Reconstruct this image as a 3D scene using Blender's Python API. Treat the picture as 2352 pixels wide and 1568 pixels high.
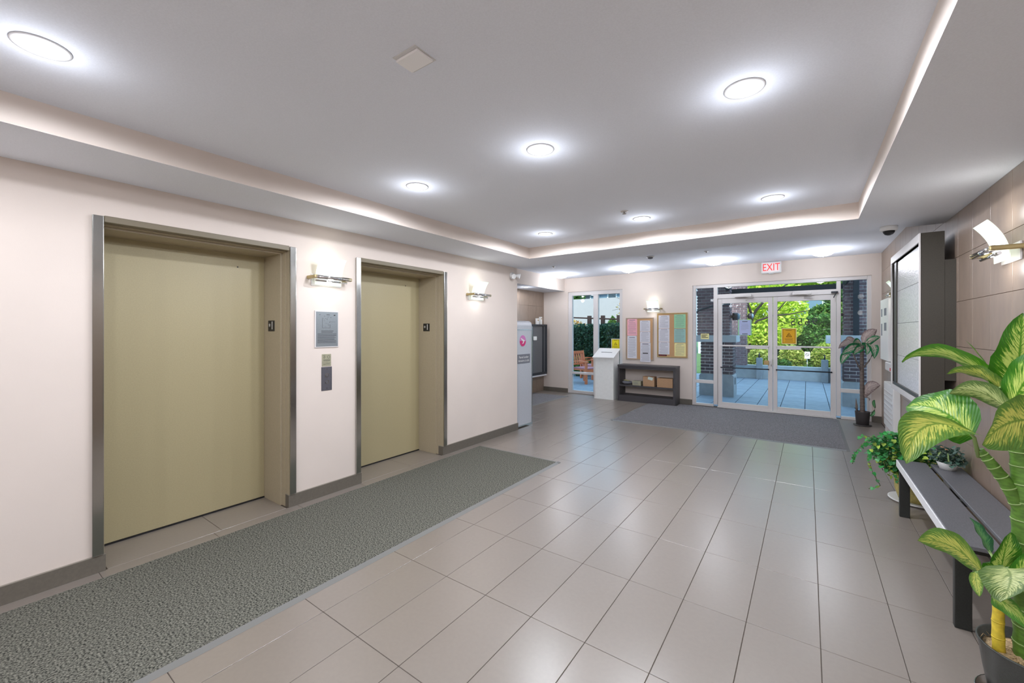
import bpy, bmesh, math, random
from mathutils import Vector, Matrix
for o in list(bpy.data.objects): bpy.data.objects.remove(o, do_unlink=True)
S = bpy.context.scene
C = S.collection
R = math.radians
random.seed(7)
# ------------------------------------------------------------------ camera
H = 1.4842
cd = bpy.data.cameras.new('camera'); cam = bpy.data.objects.new('camera', cd); C.objects.link(cam)
cd.sensor_width = 36; cd.lens = 949.59/2352*36; cd.shift_y = -(784-760.2)/2352
cd.clip_start = .02; cd.clip_end = 300
cam.location = (0, 0, H); cam.rotation_euler = (R(90), 0, R(35.5467)); S.camera = cam
# ------------------------------------------------------------------ sky, sun, exposure
def s2l(c):
    return tuple(((v/255)/12.92 if v/255 <= .04045 else ((v/255+.055)/1.055)**2.4) for v in c)+(1,)
W = bpy.data.worlds.new('sky'); S.world = W; W.use_nodes = True
bgn = W.node_tree.nodes['Background']; bgn.inputs[0].default_value = (.47, .72, 1.0, 1); bgn.inputs[1].default_value = 1.9
sd = bpy.data.lights.new('sun', 'SUN'); sd.energy = 4.6; sd.angle = R(6); sd.color = (1, .96, .86)
sun = bpy.data.objects.new('sun', sd); C.objects.link(sun); sun.rotation_euler = (R(46), 0, R(16))   # shines from behind the building, over its roof, on the trees
S.view_settings.view_transform = 'Standard'; S.view_settings.look = 'None'
S.view_settings.exposure = 0.52; S.view_settings.gamma = 1; S.view_settings.use_curve_mapping = False
S.cycles.use_denoising = True
S.cycles.max_bounces = 14; S.cycles.diffuse_bounces = 12; S.cycles.transparent_max_bounces = 16
S.cycles.sample_clamp_indirect = 6
DOWN, SCONCE, DOME, COL = 37, .30, 9.0, (.945, .985, 1.085)
# ------------------------------------------------------------------ materials
M = {}
def mat(name, rgb, rough=.6, metal=0, var=0, scale=20, bump=0, bscale=200, emit=0, spec=.5, rnd=0, rgb2=None, aniso=0, pos=True, stretch=(1,1,1), coat=0):
    m = bpy.data.materials.new(name); m.use_nodes = True; nt = m.node_tree; N = nt.nodes; L = nt.links
    b = N['Principled BSDF']; col = s2l(rgb)
    b.inputs['Base Color'].default_value = col; b.inputs['Roughness'].default_value = rough
    b.inputs['Metallic'].default_value = metal; b.inputs['Specular IOR Level'].default_value = spec
    b.inputs['Coat Weight'].default_value = coat
    if emit:
        b.inputs['Emission Color'].default_value = col; b.inputs['Emission Strength'].default_value = emit
    src = None
    if var or bump or rgb2:
        g = N.new('ShaderNodeNewGeometry'); mp = N.new('ShaderNodeMapping'); mp.inputs['Scale'].default_value = stretch
        L.new(g.outputs['Position'], mp.inputs[0])
    if var or rgb2:
        n = N.new('ShaderNodeTexNoise'); n.inputs['Scale'].default_value = scale; n.inputs['Detail'].default_value = 4
        L.new(mp.outputs[0], n.inputs['Vector'])
        r = N.new('ShaderNodeValToRGB'); r.color_ramp.elements[0].position = .35; r.color_ramp.elements[1].position = .65
        c2 = s2l(rgb2) if rgb2 else tuple(min(1, v*(1+var)) for v in col[:3])+(1,)
        c1 = col if rgb2 else tuple(v*(1-var) for v in col[:3])+(1,)
        r.color_ramp.elements[0].color = c1; r.color_ramp.elements[1].color = c2
        L.new(n.outputs[0], r.inputs[0]); src = r.outputs[0]
    if rnd:
        oi = N.new('ShaderNodeObjectInfo'); mr = N.new('ShaderNodeMapRange')
        mr.inputs[3].default_value = 1-rnd; mr.inputs[4].default_value = 1+rnd
        L.new(oi.outputs['Random'], mr.inputs[0])
        hs = N.new('ShaderNodeHueSaturation'); L.new(mr.outputs[0], hs.inputs['Value'])
        if src: L.new(src, hs.inputs['Color'])
        else: hs.inputs['Color'].default_value = col
        src = hs.outputs[0]
    if src: L.new(src, b.inputs['Base Color'])
    if bump:
        n2 = N.new('ShaderNodeTexNoise'); n2.inputs['Scale'].default_value = bscale; n2.inputs['Detail'].default_value = 3
        L.new(mp.outputs[0], n2.inputs['Vector'])
        bp = N.new('ShaderNodeBump'); bp.inputs['Strength'].default_value = bump; bp.inputs['Distance'].default_value = .004
        L.new(n2.outputs[0], bp.inputs['Height']); L.new(bp.outputs[0], b.inputs['Normal'])
    M[name] = m; return m
mat('wall_paint', (221, 209, 199), .75, var=.015, scale=3, bump=.08, bscale=300)
mat('ceiling_paint', (236, 241, 250), .9, var=.02, scale=140, bump=.15, bscale=400)
mat('floor_tile', (136, 127, 118), .29, var=.025, scale=45, bump=.03, bscale=300, rnd=.025, spec=.95)
M['floor_tile'].node_tree.nodes['Principled BSDF'].inputs['IOR'].default_value = 1.62
mat('grout', (84, 76, 68), .9)
mat('brown_tile', (138, 120, 105), .34, var=.07, scale=16, rnd=.04, stretch=(1, 1, .35), spec=1.0)
mat('brown_grout', (92, 80, 72), .9)
mat('baseboard', (104, 98, 88), .6, var=.06, scale=60)
mat('baseboard_edge', (150, 143, 132), .6)
mat('carpet', (44, 46, 42), .95, bump=.6, bscale=260, scale=115, rgb2=(138, 137, 126), spec=.1)
mat('carpet_far', (92, 90, 92), .95, bump=.9, bscale=420, scale=170, rgb2=(160, 158, 160), spec=.1)
mat('mat_edge', (122, 122, 119), .45)
mat('mat_edge_dark', (92, 92, 88), .5)
mat('elevator_paint', (170, 159, 124), .45, var=.03, scale=120, bump=.05, bscale=500)
mat('frame_paint', (172, 160, 136), .45, var=.03, scale=80)
mat('frame_dark', (120, 110, 90), .5)
mat('stainless', (178, 178, 174), .17, 1, var=.05, scale=60, stretch=(20, 20, .5))
mat('brushed', (205, 207, 212), .42, .3, var=.08, scale=40, stretch=(1, 1, 8))
mat('chrome', (225, 225, 225), .08, 1)
mat('bronze', (176, 160, 116), .35, .9)
mat('black', (26, 26, 27), .45)
mat('dark_metal', (52, 56, 62), .5, .3)
mat('white_metal', (214, 210, 208), .42)
mat('white_plastic', (232, 232, 230), .4)
mat('white_box', (246, 248, 245), .35, var=.02)
mat('dark_laminate', (70, 67, 70), .5, var=.12, scale=200)
mat('cabinet_dark', (60, 56, 48), .42, var=.10, scale=120)
mat('cabinet_grey', (104, 106, 110), .4, .3, var=.06, scale=90)
mat('cabinet_glass', (222, 222, 224), .22, var=.12, scale=55, bump=.8, bscale=60)
mat('cork', (190, 150, 108), .85, var=.12, scale=180, bump=.3)
mat('cork_frame', (176, 148, 96), .5, var=.05)
mat('cork_frame_grey', (168, 150, 132), .5, var=.05)
for n, c in dict(paper_white=(214, 214, 222), paper_pink=(236, 176, 186), paper_green=(150, 206, 164), paper_teal=(150, 192, 184), paper_yellow=(228, 220, 156), paper_blue=(178, 190, 226), print_grey=(120, 122, 130), print_dark=(40, 40, 44), poster_yellow=(226, 168, 6), poster_lime=(226, 212, 10), poster_ink=(110, 84, 10), magenta=(206, 52, 120), pink_logo=(210, 130, 190), red=(196, 30, 40), card_label=(206, 222, 214), vinyl=(46, 56, 58)).items(): mat(n, c, .6)
mat('cardboard', (182, 146, 112), .8, var=.06, scale=50)
mat('paper_bright', (252, 252, 252), .5)
mat('plaque', (150, 158, 162), .3, .6, var=.06, scale=160)
mat('plaque_sign', (186, 184, 158), .35, .5, var=.05)
mat('panel_metal', (120, 120, 128), .4, .8, var=.08, scale=160)
mat('bench_slat', (98, 98, 102), .42, var=.12, scale=240, stretch=(1, .2, 1))
mat('bench_edge', (228, 228, 230), .4)
mat('bench_leg', (38, 39, 36), .5, var=.2, scale=250)
mat('pot_black', (58, 60, 56), .35, var=.15, scale=200)
mat('pot_dark', (70, 66, 66), .6, var=.2, scale=200)
mat('soil', (92, 70, 46), .95, var=.3, scale=60, bump=1, bscale=80)
mat('moss', (176, 150, 112), .95, var=.35, scale=120, bump=1, bscale=120)
mat('basket', (190, 176, 108), .8, var=.2, scale=60, bump=.6, stretch=(1, 1, 4))
mat('stem_green', (86, 124, 44), .5, var=.25, scale=40, stretch=(1, 1, 2.5))
mat('stem_yellow', (214, 190, 60), .5, var=.18, scale=40)
mat('stem_brown', (112, 100, 92), .6, var=.2, scale=60)
mat('ring', (150, 176, 110), .6)
mat('ring_brown', (70, 62, 58), .7)
mat('ivy', (48, 128, 62), .4, var=.25, scale=14, rnd=.45)
mat('ivy_lime', (150, 178, 66), .45, var=.2, scale=14, rnd=.3)
mat('ivy_dark', (58, 84, 72), .45, var=.3, scale=30, rnd=.45)
mat('ivy_orange', (214, 150, 104), .5)
mat('vine_stem', (96, 110, 60), .6)
mat('brick', (112, 92, 96), .8, var=.2, scale=30, rnd=.22)
mat('brick_dark', (82, 70, 76), .8, var=.2, scale=30, rnd=.22)
mat('mortar', (206, 204, 206), .9)
mat('concrete', (142, 150, 156), .8, var=.08, scale=8, bump=.2, bscale=60)
mat('concrete_wall', (178, 186, 190), .8, var=.06, scale=8, bump=.2, bscale=60)
mat('cap_stone', (176, 184, 190), .7, var=.05, scale=6)
mat('paver', (122, 136, 150), .62, var=.08, scale=7, rnd=.05)
mat('paver_joint', (58, 68, 82), .9)
mat('deck', (104, 124, 146), .6, var=.08, scale=9, rnd=.05)
mat('teak', (192, 104, 58), .55, var=.15, scale=24, stretch=(2, 2, .6))
mat('cushion', (170, 120, 130), .8, var=.15, scale=60)
mat('post_brown', (74, 52, 46), .8, var=.15)
mat('bark', (50, 44, 36), .85, var=.2, scale=30)
mat('stucco', (150, 147, 149), .8, var=.02, scale=4)
mat('siding', (196, 214, 228), .6, stretch=(0, 0, 6), var=.05)
mat('roof_grey', (132, 138, 142), .8)
mat('window_dark', (98, 122, 138), .25)
mat('window_trim', (226, 230, 234), .5)
mat('lawn', (70, 100, 46), .9, var=.3, scale=6)
mat('asphalt', (112, 116, 120), .9, var=.06, scale=10)
mat('lamp_glow', (255, 250, 242), .5, emit=7)
mat('down_glow', (255, 251, 246), .5, emit=9)
mat('dome_glass', (255, 252, 240), .4, emit=1.25)
mat('sconce_glass', (236, 244, 244), .35, emit=.5)
mat('sconce_edge', (220, 232, 216), .15, emit=.5)
mat('exit_face', (236, 226, 226), .4, emit=.18)
mat('exit_red', (236, 66, 66), .5, emit=.35)
mat('down_trim', (222, 222, 222), .25)
def leafcloud(name, a, b2, c):
    m = mat(name, a, .5); N = m.node_tree.nodes; L = m.node_tree.links; b = N['Principled BSDF']
    g = N.new('ShaderNodeNewGeometry'); r = N.new('ShaderNodeValToRGB')
    r.color_ramp.elements[0].color = s2l(a); r.color_ramp.elements[1].color = s2l(c)
    e = r.color_ramp.elements.new(.5); e.color = s2l(b2)
    L.new(g.outputs['Random Per Island'], r.inputs[0]); L.new(r.outputs[0], b.inputs['Base Color'])
    t = N.new('ShaderNodeBsdfTranslucent'); L.new(r.outputs[0], t.inputs[0])
    mx = N.new('ShaderNodeMixShader'); mx.inputs[0].default_value = .45
    L.new(b.outputs[0], mx.inputs[1]); L.new(t.outputs[0], mx.inputs[2])
    L.new(mx.outputs[0], N['Material Output'].inputs[0])
leafcloud('maple_leaves', (150, 190, 40), (190, 216, 66), (232, 232, 120))
leafcloud('hedge_leaves', (36, 74, 34), (72, 124, 54), (120, 168, 80))
leafcloud('pothos_leaves', (26, 84, 44), (54, 128, 62), (96, 160, 84))
leafcloud('pothos_lime', (110, 140, 44), (160, 186, 70), (206, 210, 120))
leafcloud('pothos_dark', (30, 56, 46), (60, 92, 78), (150, 170, 156))
leafcloud('hedge_dark', (22, 46, 36), (44, 84, 62), (96, 132, 100))
leafcloud('shrub_leaves', (110, 140, 50), (168, 184, 84), (214, 214, 130))
leafcloud('conifer_leaves', (40, 80, 40), (80, 126, 60), (140, 170, 80))
leafcloud('autumn_leaves', (150, 90, 60), (196, 150, 70), (150, 170, 70))
def glassmat(name, tint=(.96, .985, .98), refl=1.0):
    m = bpy.data.materials.new(name); m.use_nodes = True; N = m.node_tree.nodes; L = m.node_tree.links
    for n in list(N):
        if n.type == 'BSDF_PRINCIPLED': N.remove(n)
    t = N.new('ShaderNodeBsdfTransparent'); t.inputs[0].default_value = tint+(1,)
    g = N.new('ShaderNodeBsdfGlossy'); g.inputs['Roughness'].default_value = .02
    f = N.new('ShaderNodeFresnel'); f.inputs[0].default_value = 1.35
    mx = N.new('ShaderNodeMixShader'); L.new(f.outputs[0], mx.inputs[0]); L.new(t.outputs[0], mx.inputs[1]); L.new(g.outputs[0], mx.inputs[2])
    L.new(mx.outputs[0], N['Material Output'].inputs[0]); M[name] = m
glassmat('glass')
def bigleaf(name, edge, mid, vein, rough=.35, width=.62, contrast=1.0):
    """variegated leaf: UV u across (-1..1 mapped 0..1), v along; pale feathered blotches follow the side veins"""
    m = bpy.data.materials.new(name); m.use_nodes = True; N = m.node_tree.nodes; L = m.node_tree.links; b = N['Principled BSDF']
    b.inputs['Roughness'].default_value = rough
    uv = N.new('ShaderNodeUVMap'); sep = N.new('ShaderNodeSeparateXYZ'); L.new(uv.outputs[0], sep.inputs[0])
    def ma(op, a, b_, c_=None):
        n = N.new('ShaderNodeMath'); n.operation = op
        for i, v in enumerate((a, b_, c_)):
            if v is None: continue
            if isinstance(v, (int, float)): n.inputs[i].default_value = v
            else: L.new(v, n.inputs[i])
        return n.outputs[0]
    u = ma('ABSOLUTE', ma('MULTIPLY_ADD', sep.outputs[0], 2, -1), 0)      # 0 at midrib, 1 at edge
    v = sep.outputs[1]
    q = ma('SUBTRACT', v, ma('MULTIPLY', u, .34))                          # side veins run forward
    comb = N.new('ShaderNodeCombineXYZ'); L.new(ma('MULTIPLY', q, 22), comb.inputs[0]); L.new(ma('MULTIPLY', sep.outputs[0], 3.2), comb.inputs[1])
    no = N.new('ShaderNodeTexNoise'); no.inputs['Scale'].default_value = 1.7; no.inputs['Detail'].default_value = 5; no.inputs['Roughness'].default_value = .62
    L.new(comb.outputs[0], no.inputs['Vector'])
    blot = ma('SUBTRACT', ma('MULTIPLY', no.outputs[0], 2.9), ma('ADD', ma('MULTIPLY_ADD', ma('POWER', u, 1.8), 1.0/width*.5, .42), ma('MULTIPLY', ma('POWER', v, 4.), .35)))
    r = N.new('ShaderNodeValToRGB'); L.new(blot, r.inputs[0]); E = r.color_ramp.elements
    E[0].position = .46; E[0].color = s2l(edge); E[1].position = 1.0; E[1].color = s2l(vein)
    e = E.new(.72); e.color = s2l(mid)
    rib = N.new('ShaderNodeMapRange'); rib.inputs[1].default_value = .02; rib.inputs[2].default_value = .07; rib.inputs[3].default_value = 1; rib.inputs[4].default_value = 0
    L.new(u, rib.inputs[0])
    mx = N.new('ShaderNodeMix'); mx.data_type = 'RGBA'; L.new(rib.outputs[0], mx.inputs[0]); L.new(r.outputs[0], mx.inputs[6]); mx.inputs[7].default_value = s2l(mid)
    L.new(mx.outputs[2], b.inputs['Base Color'])
    w = N.new('ShaderNodeMath'); w.operation = 'SINE'; L.new(ma('MULTIPLY', q, 110), w.inputs[0])
    bp = N.new('ShaderNodeBump'); bp.inputs['Strength'].default_value = .25; bp.inputs['Distance'].default_value = .002; L.new(w.outputs[0], bp.inputs['Height']); L.new(bp.outputs[0], b.inputs['Normal'])
    t = N.new('ShaderNodeBsdfTranslucent'); L.new(mx.outputs[2], t.inputs[0])
    ms = N.new('ShaderNodeMixShader'); ms.inputs[0].default_value = .22; L.new(b.outputs[0], ms.inputs[1]); L.new(t.outputs[0], ms.inputs[2])
    L.new(ms.outputs[0], N['Material Output'].inputs[0]); M[name] = m
bigleaf('leaf_v', (50, 112, 18), (84, 142, 30), (196, 216, 110), width=.50)
bigleaf('leaf_g', (66, 128, 26), (112, 160, 48), (190, 208, 110), width=.45)
bigleaf('leaf_p', (92, 134, 56), (126, 158, 64), (208, 212, 106), width=.62)
bigleaf('leaf_d', (88, 116, 60), (126, 146, 82), (196, 206, 140), width=.6)
bigleaf('leaf_b', (44, 110, 70), (70, 140, 92), (120, 176, 110), width=.5)
bigleaf('leaf_e', (16, 118, 64), (40, 128, 84), (226, 200, 192), width=.5)
bigleaf('leaf_k', (120, 100, 96), (176, 156, 152), (208, 192, 184), width=.9)
# ------------------------------------------------------------------ builders
def BM(): return bmesh.new()
def bx(bm, x0, x1, y0, y1, z0, z1, bev=0, mi=0):
    r = bmesh.ops.create_cube(bm, size=1); vs = r['verts']
    for v in vs:
        v.co = Vector(((x0+x1)/2+v.co.x*abs(x1-x0), (y0+y1)/2+v.co.y*abs(y1-y0), (z0+z1)/2+v.co.z*abs(z1-z0)))
    fs = {f for v in vs for f in v.link_faces}
    for f in fs: f.material_index = mi
    if bev:
        es = {e for v in vs for e in v.link_edges}
        bmesh.ops.bevel(bm, geom=list(es), offset=bev, segments=1 if bev < .004 else 2, affect='EDGES', profile=.6)
    return bm
def prism(bm, pts, lo, hi, ax=1, mi=0):
    """polygon pts (2D) extruded along axis ax (0 x,1 y,2 z)"""
    def mk(p, t):
        a, b = p
        return {0: (t, a, b), 1: (a, t, b), 2: (a, b, t)}[ax]
    A = [bm.verts.new(mk(p, lo)) for p in pts]; B = [bm.verts.new(mk(p, hi)) for p in pts]
    fs = [bm.faces.new(A[::-1]), bm.faces.new(B)]
    n = len(pts)
    for i in range(n): fs.append(bm.faces.new((A[i], A[(i+1) % n], B[(i+1) % n], B[i])))
    for f in fs: f.material_index = mi
    bmesh.ops.recalc_face_normals(bm, faces=bm.faces)
    return bm
def tube(bm, pts, r, seg=8, cap=True):
    pts = [Vector(p) for p in pts]; rs = r if isinstance(r, (list, tuple)) else [r]*len(pts); rings = []
    for i, p in enumerate(pts):
        d = (pts[min(i+1, len(pts)-1)]-pts[max(i-1, 0)]).normalized()
        a = d.cross(Vector((0, 0, 1)) if abs(d.z) < .9 else Vector((1, 0, 0))).normalized(); b = d.cross(a)
        rings.append([bm.verts.new(p+(a*math.cos(t)+b*math.sin(t))*rs[i]) for t in [2*math.pi*k/seg for k in range(seg)]])
    for A, B in zip(rings, rings[1:]):
        for k in range(seg):
            f = bm.faces.new((A[k], A[(k+1) % seg], B[(k+1) % seg], B[k])); f.smooth = True
    if cap: bm.faces.new(rings[0][::-1]); bm.faces.new(rings[-1])
    bmesh.ops.recalc_face_normals(bm, faces=bm.faces)
    return bm
def lathe(bm, prof, cx, cy, seg=32, mi=0):
    rings = []
    for r, z in prof:
        rings.append([bm.verts.new((cx+r*math.cos(2*math.pi*k/seg), cy+r*math.sin(2*math.pi*k/seg), z)) for k in range(seg)])
    for A, B in zip(rings, rings[1:]):
        for k in range(seg):
            f = bm.faces.new((A[k], A[(k+1) % seg], B[(k+1) % seg], B[k])); f.smooth = True; f.material_index = mi
    bm.faces.new(rings[0][::-1]); bm.faces.new(rings[-1])
    bmesh.ops.remove_doubles(bm, verts=bm.verts, dist=1e-6)
    bmesh.ops.recalc_face_normals(bm, faces=bm.faces)
    return bm
def obj(name, bm, m, parent=None, **props):
    """world-space bmesh -> one mesh object; as a child it keeps its place under the parent's origin"""
    me = bpy.data.meshes.new(name)
    if parent is not None: bmesh.ops.translate(bm, verts=bm.verts, vec=-world(parent))
    bm.to_mesh(me); bm.free()
    for k in (m if isinstance(m, (list, tuple)) else [m]): me.materials.append(M[k])
    o = bpy.data.objects.new(name, me); C.objects.link(o)
    if parent is not None: o.parent = parent
    for k, v in props.items(): o[k] = v
    return o
def world(o):
    v = Vector(o.location)
    while o.parent: o = o.parent; v += Vector(o.location)
    return v
def thing(name, label, cat, loc=(0, 0, 0), group=None):
    o = bpy.data.objects.new(name, None); C.objects.link(o); o.location = loc; o.empty_display_size = .1
    o['label'] = label; o['category'] = cat
    if group: o['group'] = group
    return o
def tag(o, label, cat, group=None):
    o['label'] = label; o['category'] = cat
    if group: o['group'] = group
    return o
def struct(name, bm, m, parent=None):
    o = obj(name, bm, m, parent)
    if parent is None: o['kind'] = 'structure'
    return o
def structroot(name, loc=(0, 0, 0)):
    o = bpy.data.objects.new(name, None); C.objects.link(o); o.location = loc; o['kind'] = 'structure'; return o
def text(name, s, size, loc, rot, m, parent, ext=.001, ax='CENTER', xs=1):
    c = bpy.data.curves.new(name, 'FONT'); c.body = s; c.size = size; c.extrude = ext; c.align_x = ax; c.align_y = 'CENTER'
    c.materials.append(M[m]); o = bpy.data.objects.new(name, c); C.objects.link(o)
    o.rotation_euler = rot; o.scale = (xs, 1, 1)
    bpy.context.view_layer.update()
    me = bpy.data.meshes.new_from_object(o.evaluated_get(bpy.context.evaluated_depsgraph_get())); me.name = name
    bpy.data.objects.remove(o); o = bpy.data.objects.new(name, me); C.objects.link(o); o.rotation_euler = rot; o.scale = (xs, 1, 1)
    o.parent = parent; o.location = Vector(loc)-world(parent)
    return o
# text rotations: facing -Y (read from inside the lobby), +Y, +X, -X
FY, FYB, FX, FXN = (R(90), 0, 0), (R(90), 0, R(180)), (R(90), 0, R(90)), (R(90), 0, R(-90))
def dup(root, off, label=None, group=None):
    r = root.copy(); C.objects.link(r); r.location = Vector(root.location)+Vector(off)
    if label: r['label'] = label
    if group: r['group'] = group
    for ch in list(root.children):
        c = ch.copy(); C.objects.link(c); c.parent = r
        for g in list(ch.children):
            d = g.copy(); C.objects.link(d); d.parent = c
    return r
def light(name, kind, loc, e, size=.1, rot=(0, 0, 0), col=COL, spot=None, blend=.6):
    d = bpy.data.lights.new(name, kind); d.energy = e; d.color = col
    if kind == 'AREA': d.shape = 'DISK'; d.size = size
    else: d.shadow_soft_size = size
    if spot: d.spot_size = R(spot); d.spot_blend = blend
    o = bpy.data.objects.new(name, d); C.objects.link(o); o.location = loc; o.rotation_euler = rot; return o
# ------------------------------------------------------------------ room shell
XL, XR, YF, ZS, ZT, ZL = -3.555, .975, 8.9, 2.43, 2.57, 2.75
YB = -3.2
# floor: grout bed plus one object per tile
fl = struct('floor', bx(BM(), -5.6, XR+.15, YB, YF+.16, -.12, -.003), 'grout')
GX, GY, TW, TL = -1.169, 1.806, .305, .607
tile_cache = {}
def floor_tile(x0, x1, y0, y1):
    g = .0016; k = (round(x1-x0, 4), round(y1-y0, 4))
    if k not in tile_cache:
        b = BM(); bx(b, -k[0]/2+g, k[0]/2-g, -k[1]/2+g, k[1]/2-g, -.008, 0, .0012)
        me = bpy.data.meshes.new('tile'); b.to_mesh(me); b.free(); me.materials.append(M['floor_tile']); tile_cache[k] = me
    o = bpy.data.objects.new('tile', tile_cache[k]); C.objects.link(o); o.parent = fl; o.location = ((x0+x1)/2, (y0+y1)/2, 0)
for i in range(-14, 8):
    for j in range(-3, 12):
        x0, x1, y0, y1 = GX+i*TW, GX+(i+1)*TW, GY+j*TL, GY+(j+1)*TL
        x0, x1, y1 = max(x0, -5.38), min(x1, XR), min(y1, YF)
        if y0 < 5.0: x0 = max(x0, XL)
        if x1-x0 < .02 or y1-y0 < .02 or y0 < -.1: continue
        if y1 < 1.2 and x0 > .5: continue
        if x1 < XL+.05 and y1 < 5.2: continue
        if x1 <= -2.3 and y1 < 4.0 and x0 > XL+.02: continue        # wholly under the long mat
        if x0 > -2.6 and x1 < .4 and y0 > 6.62: continue             # wholly under the door mat
        floor_tile(x0, x1, y0, y1)
for yc in (1.177, 2.985):
    for a, b in ((-.545, .075), (.075, .545)):
        floor_tile(-3.95, XL, yc+a, yc+b)
struct('floor', bx(BM(), -3.56, XR, YB, -.02, -.01, -.001), 'floor_tile', fl)
# left wall with the two lift openings
b = BM()
z1 = 2.9
for y0, y1 in ((YB, .60), (1.755, 2.41), (3.563, 5.11)): bx(b, -4.35, XL, y0, y1, 0, z1)
for y0, y1 in ((.60, 1.755), (2.41, 3.563)): bx(b, -4.35, XL, y0, y1, 2.175, z1)
wl = struct('wall_left', b, 'wall_paint')
# wall behind the alcove left of the lobby (brown tiled) and the plain return behind the lift core
wn = struct('wall_alcove', bx(BM(), -5.6, -5.39, 4.5, YF, 0, z1), 'brown_grout')
struct('wall_return', bx(BM(), -5.6, -4.35, 4.3, 5.0, 0, z1), 'wall_paint')
wr = struct('wall_right', bx(BM(), XR+.011, XR+.2, YB, YF+.2, 0, z1), 'brown_grout')
wtile = {}
def wall_tile(parent, x, face, y0, y1, z0, z1):
    k = (face, round(y1-y0, 4), round(z1-z0, 4)); g = .0012
    if k not in wtile:
        b = BM(); bx(b, -.011 if face > 0 else 0, 0 if face > 0 else .011, -k[1]/2+g, k[1]/2-g, -k[2]/2+g, k[2]/2-g, .001)
        me = bpy.data.meshes.new('tile'); b.to_mesh(me); b.free(); me.materials.append(M['brown_tile']); wtile[k] = me
    o = bpy.data.objects.new('tile', wtile[k]); C.objects.link(o); o.parent = parent
    o.location = Vector((x, (y0+y1)/2, (z0+z1)/2))
Q = .358
for i in range(-6, 12):
    for k in range(-1, 7):
        y0, y1 = 4.74+i*Q, 4.74+(i+1)*Q; za, zb = 2.434-(k+1)*Q, 2.434-k*Q
        za = max(za, 0); y1 = min(y1, YF); zb = min(zb, ZL if y0 > 5.0 else ZS)
        if zb-za < .02 or y1-y0 < .02: continue
        wall_tile(wr, XR, -1, y0, y1, za, zb)
struct('wall_rear_run', bx(BM(), XR, XR+.011, YB, 4.74-6*Q, 0, ZS), 'brown_tile')
for i in range(0, 8):
    for k in range(0, 7):
        y0, y1 = YF-(i+1)*Q, YF-i*Q; za, zb = max(0, 2.45-(k+1)*Q), 2.45-k*Q
        if zb-za < .02: continue
        wall_tile(wn, -5.379, 1, y0, y1, za, zb)
# far wall with window and entrance openings
WX0, WX1, WZ = -4.70, -3.345, 2.42
DX0, DX1, DZ = -1.89, .853, 2.40
b = BM()
bx(b, -5.6, WX0, YF, YF+.16, 0, z1); bx(b, WX0, WX1, YF, YF+.16, WZ, z1); bx(b, WX1, DX0, YF, YF+.16, 0, z1)
bx(b, DX0, DX1, YF, YF+.16, DZ, z1); bx(b, DX1, XR+.2, YF, YF+.16, 0, z1)
struct('wall_front', b, 'wall_paint')
struct('wall_shade_block', bx(BM(), -14, 9, -6, YF+.1, 3.0, 7.2), 'wall_paint')  # unseen block above the lobby, added and sized to shade the patio
struct('wall_back', bx(BM(), -4.35, XR+.2, YB-.15, YB, 0, z1), 'wall_paint')
# ceilings: tray, dropped soffit ring, lobby ceiling, alcove bulkhead
struct('ceiling_tray', bx(BM(), -3.1, .5, -2.6, 4.7, ZT, ZT+.1), 'ceiling_paint')
def soffit(boxes):
    b = BM()
    for q in boxes: bx(b, *q)
    for f in b.faces: f.material_index = 0 if abs(f.normal.z) > .5 else 1
    return b
b = soffit([(XL, -2.96, YB, 5.15, ZS, z1), (.35, XR+.15, YB, 5.15, ZS, z1), (-2.96, .35, 4.525, 5.15, ZS, z1), (-2.96, .35, YB, -2.4, ZS, z1)])
b.normal_update()
for f in b.faces: f.material_index = 0 if abs(f.normal.z) > .5 else 1
struct('ceiling_soffit', b, ['ceiling_paint', 'wall_paint'])
struct('ceiling_lobby', bx(BM(), -5.6, XR+.15, 5.0, YF+.16, ZL, ZL+.15), 'ceiling_paint')
b = BM(); bx(b, -5.6, -4.79, 4.9, YF, 2.45, z1); b.normal_update()
for f in b.faces: f.material_index = 0 if abs(f.normal.z) > .5 else 1
struct('ceiling_bulkhead', b, ['ceiling_paint', 'wall_paint'])
# baseboards (with light top edge)
def base(name, segs):
    b = BM()
    for x0, x1, y0, y1 in segs: bx(b, x0, x1, y0, y1, 0, .102); bx(b, x0, x1, y0, y1, .102, .106, mi=1)
    struct(name, b, ['baseboard', 'baseboard_edge'])
base('baseboard_left', [(XL, XL+.012, YB, .622), (XL, XL+.012, 1.735, 2.432), (XL, XL+.012, 3.541, 5.122), (-3.62, XL-.0005, 1.735, 1.747), (-3.62, XL-.0005, 3.541, 3.553), (-3.9, XL-.0005, 5.1105, 5.122)])
base('baseboard_front', [(-5.38, WX0, YF-.012, YF), (-3.345, DX0, YF-.012, YF), (DX1, XR, YF-.012, YF)])
# ------------------------------------------------------------------ mats
def matthing(name, label, x0, x1, y0, y1, cm, e=.035, sides='lrfb', em='mat_edge'):
    t = thing(name, label, 'mat', ((x0+x1)/2, (y0+y1)/2, 0))
    obj('pile', bx(BM(), x0+(e if 'l' in sides else 0), x1-(e if 'r' in sides else 0), y0+(e if 'f' in sides else 0), y1-(e if 'b' in sides else 0), .0005, .009, .002), cm, t)
    if 'l' in sides: obj('edging', prism(BM(), [(x0, .0005), (x0+e, .0005), (x0+e, .0085)], y0, y1, 1), em, t)
    if 'r' in sides: obj('edging', prism(BM(), [(x1, .0005), (x1-e, .0005), (x1-e, .0085)], y0, y1, 1), em, t)
    if 'f' in sides: obj('edging', prism(BM(), [(y0, .0005), (y0+e, .0005), (y0+e, .0085)], x0, x1, 0), em, t)
    if 'b' in sides: obj('edging', prism(BM(), [(y1, .0005), (y1-e, .0005), (y1-e, .0085)], x0, x1, 0), em, t)
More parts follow.
